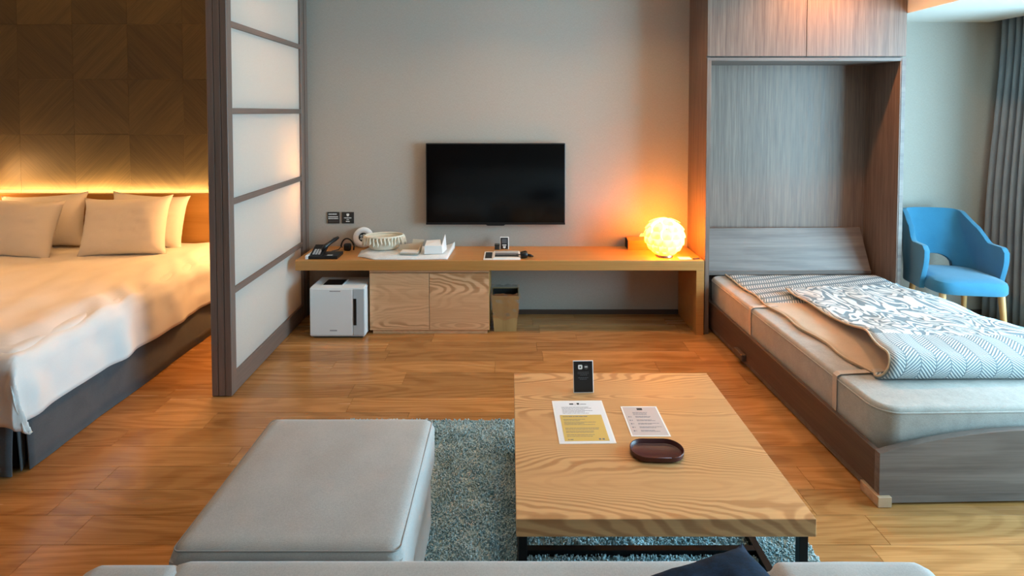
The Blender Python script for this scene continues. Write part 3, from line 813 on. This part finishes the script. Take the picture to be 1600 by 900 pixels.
# ------------------------------------------------------------------ footstool and sofa
t = thing('footstool', 'large grey linen footstool in front of the sofa', 'ottoman', (-.597, 1.74, .012))
obj('base', rounded_slab(-.908, -.302, 1.448, 2.076, .012, .265, .025, .012), 'sofa', t, smooth_='auto')
def cushion(x0, x1, y0, y1, z0, z1, rc, re, bulge=.012, seed=0):
    bm = bmesh.new()
    nx, ny = 34, 34
    # top surface with soft crown
    def sup(u):  # denser near the rims
        return .5 - .5 * math.cos(PI * u) * (1 - .25 * math.sin(PI * u) ** 2)
    def shape(u, v, zsg):
        x = x0 + (x1 - x0) * u; yy = y0 + (y1 - y0) * v
        dx = min(x - x0, x1 - x); dy = min(yy - y0, y1 - yy)
        ex = max(0, 1 - dx / re); ey = max(0, 1 - dy / re)
        d = min(1, math.sqrt(ex * ex + ey * ey))
        z = (z1 - re) + re * math.sqrt(max(0, 1 - d * d)) if zsg > 0 else z0
        if zsg > 0: z += bulge * math.sin(PI * u) ** .7 * math.sin(PI * v) ** .7 + .003 * nz(x * 7 + seed, yy * 7) * (1 - d)
        # round the plan corners
        if ex > 0 and ey > 0:
            cx = x0 + re if u < .5 else x1 - re; cy = y0 + re if v < .5 else y1 - re
            k = max(ex, ey) / max(1e-6, math.hypot(ex, ey)); x = cx + (x - cx) * (k * .6 + .4); yy = cy + (yy - cy) * (k * .6 + .4)
        return Vector((x, yy, z))
    g1 = add_grid(bm, lambda a, b2: shape(sup(a), sup(b2), 1), nx, ny)
    g0 = add_grid(bm, lambda a, b2: shape(sup(a), sup(b2), -1), nx, ny)
    def loop(g): return [g[i][0] for i in range(nx)] + [g[nx][j] for j in range(ny)] + [g[i][ny] for i in range(nx, 0, -1)] + [g[0][j] for j in range(ny, 0, -1)]
    a, b2 = loop(g0), loop(g1)
    for k in range(len(a)): bm.faces.new((a[k], a[(k + 1) % len(a)], b2[(k + 1) % len(a)], b2[k]))
    return bm
obj('top_cushion', cushion(-.925, -.288, 1.438, 2.092, .268, .424, .03, .035, .010), 'sofa', t, smooth_='auto')
pts = piping(-.915, -.298, 1.448, 2.082, .4145, .02, .0022); obj('piping', pts, 'seam', t, smooth_=True)

t = thing('sofa', 'grey linen sofa seat edge along the bottom of the picture', 'sofa', (0, .95, .012))
obj('base', rounded_slab(-1.07, 1.05, .32, 1.40, .012, .24, .03, .012), 'sofa', t, smooth_='auto')
obj('seat_cushion', cushion(-.885, .655, .50, 1.425, .242, .425, .03, .035, .006, 3), 'sofa', t, smooth_='auto')
obj('seat_cushion', cushion(.662, 1.10, .50, 1.425, .242, .432, .03, .05, .006, 5), 'sofa', t, smooth_='auto')
obj('arm_cushion', cushion(-1.105, -.83, .50, 1.415, .245, .432, .03, .05, .004, 8), 'sofa', t, smooth_='auto')
obj('backrest', rounded_slab(-1.07, 1.05, .28, .48, .242, .74, .05, .04), 'sofa', t, smooth_='auto')
o = obj('throw_pillow', pillow_bm(.40, .40, .13, 21), 'navy', None, smooth_=True)
o.matrix_world = Matrix.Translation((.470, 1.118, .486)) @ Matrix.Rotation(R(19), 4, 'Z') @ Matrix.Rotation(R(-90), 4, 'X')
tag(o, 'dark navy throw pillow lying on the grey sofa', 'pillow')

# ------------------------------------------------------------------ blue armchair
t = thing('armchair', 'blue upholstered armchair with wooden legs beside the curtain', 'armchair', (3.165, 3.90, 0), R(-8), world=False)
bm = bmesh.new()
def plan(s):
    """s in -1..1 around the shell, left arm front to right arm front"""
    a = abs(s); sg = 1 if s > 0 else -1
    hw, yb, yf = .245, .225, -.14
    if a < .5:
        ang = a / .5 * PI / 2
        x = hw * math.sin(ang) ** .8 ; yy = yb - .16 * (1 - math.cos(ang) ** .7)
    else:
        k = (a - .5) / .5; x = hw + .004 * k; yy = (yb - .16) + k * (yf - (yb - .16))
    return sg * x, yy
def shell(u, v):
    s = u * 2 - 1; a = abs(s); x, yy = plan(s)
    back = 1 - sstep(.36, .64, a)
    top = .668 + (.868 - .668) * back - .018 * min(1, a / .42) ** 3 * back - .03 * sstep(.90, 1.0, a) ** 2
    bot = .36
    hole = .088 * math.sqrt(max(0, 1 - (s / .135) ** 2)) if a < .135 else 0
    bot = max(bot, .445 + hole if hole > 0 else bot)
    z = bot + v * (top - bot)
    rise = max(0, z - .45)
    yy += rise * .22 * back
    x *= 1 - .20 * back * sstep(.0, .42, rise) * sstep(.15, .5, a)
    # arm fronts swing in towards the seat at the bottom
    yy += .05 * (1 - back) * sstep(.55, 1, a) * (1 - sstep(.36, .6, z)) * 1.0
    return Vector((x, yy, z))
add_grid(bm, shell, 96, 18)
o = obj('backrest_shell', bm, 'chair', t, smooth_=True); solid(o, .034, 0)
md = o.modifiers.new('soft rim', 'BEVEL'); md.width = .012; md.segments = 3; md.limit_method = 'ANGLE'
bm = bmesh.new(); prof = []
def seat_ring(sc, z, dy=0):
    pts = []
    for k in range(48):
        a = 2 * PI * k / 48; c_, s_ = math.cos(a), math.sin(a)
        ex = .42
        x = .235 * sc * (abs(c_) ** ex) * (1 if c_ > 0 else -1); yy = .235 * sc * (abs(s_) ** ex) * (1 if s_ > 0 else -1)
        if yy > 0: x *= 1 - .18 * (yy / .235) ** 2
        pts.append(bm.verts.new((x, yy - .025 + dy, z)))
    return pts
rg_ = [seat_ring(.90, .362), seat_ring(.97, .366), seat_ring(1.0, .38), seat_ring(1.0, .425), seat_ring(.975, .445), seat_ring(.90, .457), seat_ring(.6, .466), seat_ring(.25, .468)]
for i in range(len(rg_) - 1):
    for k in range(48): bm.faces.new((rg_[i][k], rg_[i][(k + 1) % 48], rg_[i + 1][(k + 1) % 48], rg_[i + 1][k]))
bm.faces.new(rg_[0][::-1]); bm.faces.new(rg_[-1]); obj('seat', bm, 'chair', t, smooth_='auto')
for x, yy, dx, dy in ((-.18, -.20, -.02, -.03), (.18, -.20, .02, -.03), (-.17, .15, -.03, .05), (.17, .15, .03, .05)):
    obj('leg', add_tube(bmesh.new(), [(x, yy, .366), (x + dx, yy + dy, 0)], [.021, .013], 14), 'leg_wood', t, smooth_='auto')

# ------------------------------------------------------------------ curtain
t = thing('curtain', 'grey floor-length pleated curtain drawn into the window corner', 'curtain', (3.80, 4.0, 0))
bm = bmesh.new()
def cur(u, v):
    yy = 4.285 - u * .90; ph = u * 16 * 2 * PI
    z = 2.50 - v * 2.485
    a = .032 + .010 * v + .006 * nz(u * 9, v * 2)
    return Vector((3.815 + a * math.sin(ph + .5 * nz(u * 6, v * 1.5)) - .09 * sstep(.05, .75, v) * (1 - u), yy + .006 * math.sin(ph * 2) - .05 * sstep(.1, .8, v) * 0, z))
add_grid(bm, cur, 230, 24); solid(obj('pleated_cloth', bm, 'curtain', t, smooth_=True), .004)
obj('curtain_track', box(3.79, 3.83, FY + .3, 4.29, 2.50, 2.525), 'white_plastic', t)

# ------------------------------------------------------------------ things under the desk
t = thing('air_purifier', 'white box-shaped air purifier on the floor under the desk', 'appliance', (-1.22, 3.97, 0))
x0, x1 = -1.416, -1.027
bm = bmesh.new(); add_prism(bm, [(3.845, .012), (3.845, .352), (3.86, .362), (4.10, .362), (4.10, .012)], x0, x1, 'x'); 
bmesh.ops.bevel(bm, geom=list(bm.edges), offset=.006, segments=2, affect='EDGES'); obj('body', bm, 'white_plastic', t, smooth_='auto')
obj('front_panel', box(x0 + .004, x1 - .085, 3.838, 3.846, .022, .352, .003, 2), 'white_plastic', t)
obj('side_strip', box(x1 - .082, x1 - .002, 3.839, 3.846, .022, .352, .003, 2), 'grey_plastic', t)
obj('water_window', box(x1 - .078, x1 - .056, 3.8365, 3.840, .095, .285, .002, 1), 'black', t)
obj('control_panel', box(x0 + .07, x0 + .225, 3.885, 4.03, .3618, .366, .002, 1), 'white_plastic', t)
obj('control_screen', box(x0 + .08, x0 + .215, 3.893, 4.018, .3655, .3675), 'black', t)
bm = bmesh.new()
for zz, a, b2, hh in ((.338, .145, .215, .006), (.058, .145, .195, .008)):
    x = x0 + a
    while x < x0 + b2: add_box(bm, x, x + .006, 3.8375, 3.8383, zz - hh / 2, zz + hh / 2); x += .0085
obj('printed_mark', bm, 'ink', t)
obj('foot', box(x0 + .02, x1 - .02, 3.86, 4.08, 0, .013), 'charcoal', t)

t = thing('waste_bin', 'square light wood waste bin with clear liner beside the cabinet', 'bin', (-.035, 4.05, 0))
def frustum(bm, cx, cy, b2, tp, z0, z1, cap=True):
    a = [bm.verts.new((cx + sx * b2, cy + sy * b2, z0)) for sx, sy in ((-1, -1), (1, -1), (1, 1), (-1, 1))]
    c_ = [bm.verts.new((cx + sx * tp, cy + sy * tp, z1)) for sx, sy in ((-1, -1), (1, -1), (1, 1), (-1, 1))]
    for k in range(4): bm.faces.new((a[k], a[(k + 1) % 4], c_[(k + 1) % 4], c_[k]))
    if cap: bm.faces.new(a[::-1])
bm = bmesh.new(); frustum(bm, -.035, 4.05, .082, .098, 0, .265); solid(obj('bin_body', bm, 'bin', t), .005, -1)
bm = bmesh.new(); frustum(bm, -.035, 4.05, .070, .088, .008, .262); solid(obj('bin_inside', bm, 'dark_in', t), .002, 1)
bm = bmesh.new()
def lin(u, v):
    a = u * 4; i = int(a) % 4; f = a - int(a); cs = ((-1, -1), (1, -1), (1, 1), (-1, 1)); p, q = cs[i], cs[(i + 1) % 4]
    z = .285 - v * .19; hw = .0995 - (.265 - z) * .055 + .004 + .006 * nz(a * 5, v * 6) + (.004 if v < .15 else 0)
    return Vector((-.035 + (p[0] + (q[0] - p[0]) * f) * hw, 4.05 + (p[1] + (q[1] - p[1]) * f) * hw, z + .02 * nz(a * 3, 1) * v + (.012 * nz(a * 6, 9) if v == 0 else 0)))
add_grid(bm, lin, 64, 8); obj('plastic_liner', bm, 'film', t)

# ------------------------------------------------------------------ things on the desk
# petal lamp
LXc, LYc, LZc, LR = 1.135, 4.02, .692, .130
t = thing('petal_lamp', 'round glowing lamp covered in paper petals on the desk', 'lamp', (LXc, LYc, DZ))
bm = bmesh.new(); add_lathe(bm, [(.055, DZ), (.062, DZ + .004), (.060, DZ + .016), (.03, DZ + .02), (.012, DZ + .024), (.012, LZc - LR * .8)], (LXc, LYc, 0), 28); obj('base', bm, 'silver', t, smooth_='auto')
bm = bmesh.new(); bmesh.ops.create_uvsphere(bm, u_segments=28, v_segments=18, radius=LR, matrix=Matrix.Translation((LXc, LYc, LZc))); obj('globe', bm, 'lamp_glow', t, smooth_=True)
bm = bmesh.new()
def petal(u, v):
    x = (u - .5) * .074 * math.sin(PI * (.18 + .80 * (1 - v) ** .8)) ** .6; y_ = -v * .085
    return Vector((x, y_, 0.005 + .015 * v ** 1.5 - 4.0 * x * x * (1 - .5 * v) - 3.8 * y_ * y_))
add_grid(bm, petal, 6, 6); me = bpy.data.meshes.new('petal'); 
for f in bm.faces: f.smooth = True
bm.to_mesh(me); bm.free(); me.materials.append(M['petal'])
pmn = bpy.data.meshes.new('pin'); bm = bmesh.new(); bmesh.ops.create_icosphere(bm, subdivisions=1, radius=.0035); bm.to_mesh(pmn); bm.free(); pmn.materials.append(M['pin'])
for ring in range(8):
    th = R(14 + ring * 20.5); cnt = max(4, int(round(13 * math.sin(th))))
    for k in range(cnt):
        ph = 2 * PI * (k + .5 * (ring % 2)) / cnt
        nrm = Vector((math.sin(th) * math.cos(ph), math.sin(th) * math.sin(ph), math.cos(th)))
        dn = Vector((math.cos(th) * math.cos(ph), math.cos(th) * math.sin(ph), -math.sin(th)))   # towards the foot
        xa = (-dn).cross(nrm)
        m4 = Matrix((( xa.x, -dn.x, nrm.x, 0), (xa.y, -dn.y, nrm.y, 0), (xa.z, -dn.z, nrm.z, 0), (0, 0, 0, 1)))
        c_ = nrm * LR
        p = bpy.data.objects.new('petal', me); C.objects.link(p); p.parent = t
        p.matrix_local = Matrix.Translation(c_ + Vector((0, 0, LZc - DZ))) @ m4
        if abs(nrm.z) < .9:
            q = bpy.data.objects.new('pin', pmn); C.objects.link(q); q.parent = p; q.location = (0, -.008, .006)

t = thing('tissue_box', 'wooden tissue box with a tissue poking out beside the glowing lamp', 'tissue box', (1.03, 4.21, DZ))
x0, x1 = .905, 1.16; y0, y1 = 4.19, 4.305; z1 = DZ + .075
bm = bmesh.new(); add_prism(bm, [(y0, DZ), (y1, DZ), (y1, z1), ((y0 + y1) / 2, z1 + .018), (y0, z1)], x0, x1, 'x'); obj('box_body', bm, 'box_wood', t)
bm = bmesh.new(); add_prism(bm, [(y0 + .012, DZ + .008), (y1 - .012, DZ + .008), (y1 - .012, z1 - .004), ((y0 + y1) / 2, z1 + .008), (y0 + .012, z1 - .004)], x0 - .001, x0 + .001, 'x'); obj('end_opening_shade', bm, 'dark_in', t)  # box is solid: near-black plate painted as the shade inside its open end
bm = bmesh.new(); add_grid(bm, lambda u, v: Vector((1.00 + .075 * u + .0 * v, 4.235 + .03 * math.sin(u * 5) * v + .01, z1 + .008 + .035 * v * math.sin(PI * u))), 8, 4); solid(obj('tissue', bm, 'tissue', t), .002)

# telephone
t = thing('telephone', 'black desk telephone with handset and white strip by the screen', 'telephone', (-1.37, 4.02, DZ))
obj('base', box(-1.455, -1.245, 3.93, 4.08, DZ, DZ + .022, .004, 2), 'black', t)
obj('strip', box(-1.475, -1.455, 3.925, 4.10, DZ, DZ + .028, .003, 1), 'white_plastic', t)
bm = box(-1.452, -1.36, -.075, .075, 0, .03, .004, 2); bmesh.ops.transform(bm, matrix=Matrix.Translation((0, 4.02, DZ + .018)) @ Matrix.Rotation(R(22), 4, 'X'), verts=bm.verts); kb = obj('keypad_wedge', bm, 'black', t)
bm = bmesh.new()
for i in range(4):
    for j in range(3): add_box(bm, -1.435 + j * .02, -1.421 + j * .02, -.05 + i * .017, -.038 + i * .017, .030, .0325)
bmesh.ops.transform(bm, matrix=Matrix.Translation((0, 4.02, DZ + .018)) @ Matrix.Rotation(R(22), 4, 'X'), verts=bm.verts); obj('keys', bm, 'grey_plastic', kb)
bm = box(-1.345, -1.255, 3.945, 3.985, DZ + .022, DZ + .0235); obj('number_card', bm, 'ink_dark', t)
bm = bmesh.new(); add_box(bm, -1.325, -1.285, 3.960, 3.965, DZ + .0235, DZ + .0245); add_box(bm, -1.325, -1.288, 3.948, 3.952, DZ + .0235, DZ + .0245); obj('printed_lines', bm, 'ink_white', t)
bm = bmesh.new(); add_tube(bm, [(-1.375, 4.00, DZ + .05), (-1.36, 4.02, DZ + .072), (-1.335, 4.06, DZ + .09), (-1.315, 4.10, DZ + .105), (-1.30, 4.13, DZ + .112)], [.012, .017, .013, .015, .012], 12); obj('handset', bm, 'black', t, smooth_=True)
obj('cord', add_tube(bmesh.new(), [(-1.34, 4.10, DZ + .015), (-1.31, 4.17, DZ + .01), (-1.305, 4.21, DZ + .02), (-1.30, 4.24, DZ + .012)], .004, 8), 'charcoal', t, smooth_=True)

t = thing('power_adapter', 'black adapter with looped cable standing between telephone and round fan', 'adapter', (-1.24, 4.19, DZ))
obj('adapter_body', box(-1.272, -1.218, 4.165, 4.205, DZ, DZ + .055, .012, 3), 'black', t, smooth_='auto')
obj('cable_loop', add_tube(bmesh.new(), [(-1.245 - .05 * math.cos(a), 4.185 + .01 * math.sin(a * 2), DZ + .03 + .062 * math.sin(a)) for a in [PI * k / 14 for k in range(15)]] + [(-1.195, 4.17, DZ + .008)], .006, 8), 'black', t, smooth_=True)

t = thing('round_fan', 'white ring-shaped device with dark centre behind the fringed basket', 'device', (-1.115, 4.22, DZ))
tilt = Matrix.Rotation(R(78), 4, 'X')
cx, cy, cz = -1.150, 4.283, DZ + .079
bm = bmesh.new(); add_lathe(bm, [(.036, .012), (.045, .018), (.066, .018), (.078, .008), (.079, -.004), (.070, -.016), (.036, -.018), (.034, -.004)], (cx, cy, cz), 36, mtx=tilt, ring_=True); obj('ring', bm, 'white_plastic', t, smooth_='auto')
bm = bmesh.new(); add_lathe(bm, [(.001, .004), (.036, .004)], (cx, cy, cz), 30, mtx=tilt); obj('dark_disc', bm, 'charcoal', t)
for a in range(5):
    bm = bmesh.new(); add_lathe(bm, [(.001, .007), (.008, .0065), (.010, .004)], (cx, cy, cz), 14, mtx=tilt @ Matrix.Translation((.018 * math.cos(a * 1.257), .018 * math.sin(a * 1.257), 0))); obj('boss', bm, 'grey_plastic', t)

# white towel-like mat, basket, open box, paper tent
t = thing('towel', 'white folded towel spread at the front of the desk', 'towel', (-.78, 4.06, DZ))
def tw(u, v):
    x = -1.115 + u * .665; yy = 3.925 + v * .33
    k = sstep(0, .22, u); yy = 4.07 + (yy - 4.07) * (.55 + .45 * k)
    x -= .02 * v * (1 - u); z = DZ + .026 + .005 * nz(u * 6, v * 5) - .02 * (1 - sstep(0, .1, min(u, 1 - u, v, 1 - v)))
    if u > .9: z += .045 * (u - .9) / .1 * v
    return Vector((x + (.02 * v if u > .5 else 0), yy - .012 * math.sin(PI * u), z))
bm = bmesh.new(); g = add_grid(bm, tw, 40, 24); g2 = add_grid(bm, lambda u, v: Vector((tw(u, v).x, tw(u, v).y, DZ + .001)), 40, 24)
lp = lambda g: [g[i][0] for i in range(40)] + [g[40][j] for j in range(24)] + [g[i][24] for i in range(40, 0, -1)] + [g[0][j] for j in range(24, 0, -1)]
a, b2 = lp(g2), lp(g)
for k in range(len(a)): bm.faces.new((a[k], a[(k + 1) % len(a)], b2[(k + 1) % len(a)], b2[k]))
obj('folded_cloth', bm, 'towel', t, smooth_=True)
TT = DZ + .032
t = thing('fringed_basket', 'small cream basket with fringed rim standing on the white towel', 'basket', (-.95, 4.12, TT), R(8), world=False)
bm = bmesh.new(); add_lathe(bm, [(.085, .0), (.10, .01), (.125, .075), (.132, .098), (.128, .098), (.118, .07), (.092, .014)], (0, 0, 0), 40, 1.08, .72); obj('basket_bowl', bm, 'cream', t, smooth_=True)
bm = bmesh.new(); add_tube(bm, [(.131 * 1.08 * math.cos(a), .131 * .72 * math.sin(a), .099) for a in [2 * PI * k / 40 for k in range(41)]], .007, 8); obj('rim', bm, 'cream', t, smooth_=True)
tm = bpy.data.meshes.new('fringe'); bm = bmesh.new(); add_tube(bm, [(0, 0, 0), (.003, .002, -.02), (-.002, .004, -.045), (.002, .008, -.062)], [.004, .007, .008, .003], 7)
for f in bm.faces: f.smooth = True
bm.to_mesh(tm); bm.free(); tm.materials.append(M['cream'])
for k in range(34):
    a = 2 * PI * k / 34; o = bpy.data.objects.new('fringe', tm); C.objects.link(o); o.parent = t
    o.location = (.139 * 1.08 * math.cos(a), .139 * .72 * math.sin(a), .097); o.rotation_euler = (R(rd.uniform(-10, 10)), R(rd.uniform(-8, 8)), a - PI / 2); o.scale = (1, 1, rd.uniform(.8, 1.15))
t = thing('open_carton', 'small beige open carton with white flap in front of the basket', 'box', (-.72, 4.02, TT), R(-4), world=False)
obj('flap', box(-.07, .06, -.085, .0, .012, .016), 'white_card', t)
bm = bmesh.new(); add_prism(bm, [(-.08, .0), (-.08, .012), (.06, .016), (.075, .10), (.055, .095), (.045, .06), (-.01, .055), (-.02, .03), (-.08, .026)][:0] or [(-.11, 0), (.06, 0), (.085, .085), (.0, .088), (-.005, .055), (-.10, .045)], .02, .026, 'y'); obj('back_wall', bm, 'beige_card', t)
bm = bmesh.new(); add_prism(bm, [(-.08, 0), (.03, 0), (.03, .06), (.01, .04), (-.08, .014)], .055, .06, 'x'); obj('side_wall', bm, 'beige_card', t)
obj('bottom', box(-.08, .06, -.08, .022, 0, .012), 'beige_card', t)
t = thing('paper_packet', 'white folded paper packet leaning up at the right end of the towel', 'packet', (-.555, 4.03, TT), R(6), world=False)
bm = bmesh.new(); add_prism(bm, [(-.075, 0), (.055, 0), (.05, .055), (-.07, .06)], -.07, -.066, 'y'); obj('front_face', bm, 'white_card', t)
bm = bmesh.new(); v = [bm.verts.new(p) for p in ((-.07, -.068, .06), (.05, -.068, .055), (.04, .02, .082), (-.06, .02, .078))]; bm.faces.new(v); solid(obj('top_face', bm, 'white_card', t), .003)
bm = bmesh.new(); v = [bm.verts.new(p) for p in ((.055, -.068, 0), (.085, .05, 0), (.075, .04, .115), (.05, -.068, .055))]; bm.faces.new(v); solid(obj('side_face', bm, 'towel', t), .004)
bm = bmesh.new(); v = [bm.verts.new(p) for p in ((-.07, .025, 0), (.05, .025, 0), (.04, .022, .082), (-.06, .022, .078))]; bm.faces.new(v); solid(obj('back_face', bm, 'white_card', t), .003)

t = thing('desk_card', 'small black upright card on the desk under the television', 'card stand', (-.045, 4.235, DZ))
obj('border', box(-.078, -.010, 4.222, 4.228, DZ, DZ + .096, .002, 1), 'white_card', t)
obj('card_face', box(-.072, -.016, 4.2205, 4.2225, DZ + .002, DZ + .090), 'black', t)
bm = bmesh.new(); add_box(bm, -.060, -.028, 4.2197, 4.2206, DZ + .030, DZ + .037); obj('printed_line', bm, 'ink_white', t)
bm = bmesh.new(); add_prism(bm, [(-.055, DZ + .024), (-.055, DZ + .014), (-.044, DZ + .006), (-.033, DZ + .014), (-.033, DZ + .024)], 4.2197, 4.2206, 'y'); obj('emblem', bm, 'ink_white', t)
obj('dim_panel', box(-.064, -.024, 4.2198, 4.2206, DZ + .046, DZ + .082), 'ink_grey', t)
t = thing('small_box', 'tiny brown box beside the black upright desk card', 'box', (-.10, 4.225, DZ))
obj('box_body', box(-.118, -.082, 4.205, 4.245, DZ, DZ + .036, .003, 1), 'sign', t)
obj('lid', box(-.1195, -.0805, 4.2035, 4.2465, DZ + .030, DZ + .040, .002, 1), 'black', t)
t = thing('brochure', 'white brochure with grey photo bands lying flat on the desk', 'brochure', (-.05, 4.02, DZ), R(0), world=False)
obj('cover', box(-.142, .125, -.105, .115, 0, .004, .0008, 1), 'white_card', t)
obj('left_picture', box(-.132, -.082, -.075, .095, .004, .0046), 'charcoal', t)
obj('inner_leaf', box(-.072, .120, -.095, .112, .004, .010, .0008, 1), 'white_card', t)
obj('photo_band', box(-.062, .112, -.055, .0, .010, .0106), 'charcoal', t)
obj('photo_band', box(-.062, .112, .005, .045, .010, .0106), 'ink', t)
obj('photo_band', box(-.062, .112, .05, .10, .010, .0106), 'grey_plastic', t)
t = thing('plug_adapter', 'black travel plug lying at the right end of the brochure', 'adapter', (.115, 3.97, DZ))
bm = bmesh.new(); add_lathe(bm, [(.001, -.03), (.022, -.03), (.026, -.02), (.026, .012), (.018, .022), (.001, .024)], (.105, 3.965, DZ + .0265), 20, mtx=Matrix.Rotation(R(80), 4, 'Y')); obj('plug_body', bm, 'black', t, smooth_='auto')
obj('cable', add_tube(bmesh.new(), [(.128, 3.965, DZ + .026), (.15, 3.96, DZ + .024), (.165, 3.97, DZ + .012), (.150, 4.0, DZ + .006), (.12, 4.02, DZ + .006)], .006, 8), 'black', t, smooth_=True)
for dz in (-.008, .008): obj('prong', box(.045, .078, 3.962 + dz, 3.966 + dz, DZ + .024, DZ + .028), 'silver', t)
t = thing('notepad', 'small paper slip at the right end of the desk by the lamp', 'paper', (1.28, 3.96, DZ))
obj('slip', box(1.22, 1.31, 3.93, 3.99, DZ, DZ + .003), 'white_card', t)
obj('pen', add_tube(bmesh.new(), [(1.315, 3.925, DZ + .005), (1.37, 3.945, DZ + .005)], .004, 8), 'black', t, smooth_=True)

# wall signs
def sign(label, x0, x1, kind):
    t = thing('wall_sign', label, 'sign', ((x0 + x1) / 2, BY - .003, .72), group='signs on the wall')
    obj('plate', box(x0, x1, BY - .007, BY - .0005, .722, .812, .001, 1), 'sign', t)
    bm = bmesh.new(); cx = (x0 + x1) / 2
    def dashes(zz, a, b2, h):
        x = a
        while x < b2: w_ = min(rd.uniform(.006, .014), b2 - x); add_box(bm, x, x + w_, BY - .0076, BY - .0069, zz - h / 2, zz + h / 2); x += w_ + .002
    if kind == 0:
        dashes(.796, x0 + .010, x1 - .020, .008); dashes(.775, x0 + .008, x1 - .010, .007); dashes(.761, x0 + .008, x1 - .010, .007); 
    else:
        add_prism(bm, [(cx - .012, .795), (cx - .008, .800), (cx + .008, .800), (cx + .012, .795), (cx + .008, .783), (cx, .778), (cx - .008, .783)], BY - .0076, BY - .0069, 'y')
        dashes(.766, x0 + .018, x1 - .018, .006); dashes(.752, cx - .010, cx + .010, .005); dashes(.738, cx - .015, cx + .015, .007)
    obj('lettering', bm, 'ink_white', t)
    if kind == 0:
        bm = bmesh.new(); 
        x = x0 + .012
        while x < x1 - .012: add_box(bm, x, x + .008, BY - .0076, BY - .0069, .737, .741); x += .011
        obj('fine_print', bm, 'ink_grey', t)
sign('square dark sign with lines of white print, left of the pair', -1.440, -1.345, 0)
sign('square dark sign with a white emblem, right of the pair', -1.326, -1.231, 1)

# table lamp at the desk throws its light from within the petals: the shade itself is the emitter
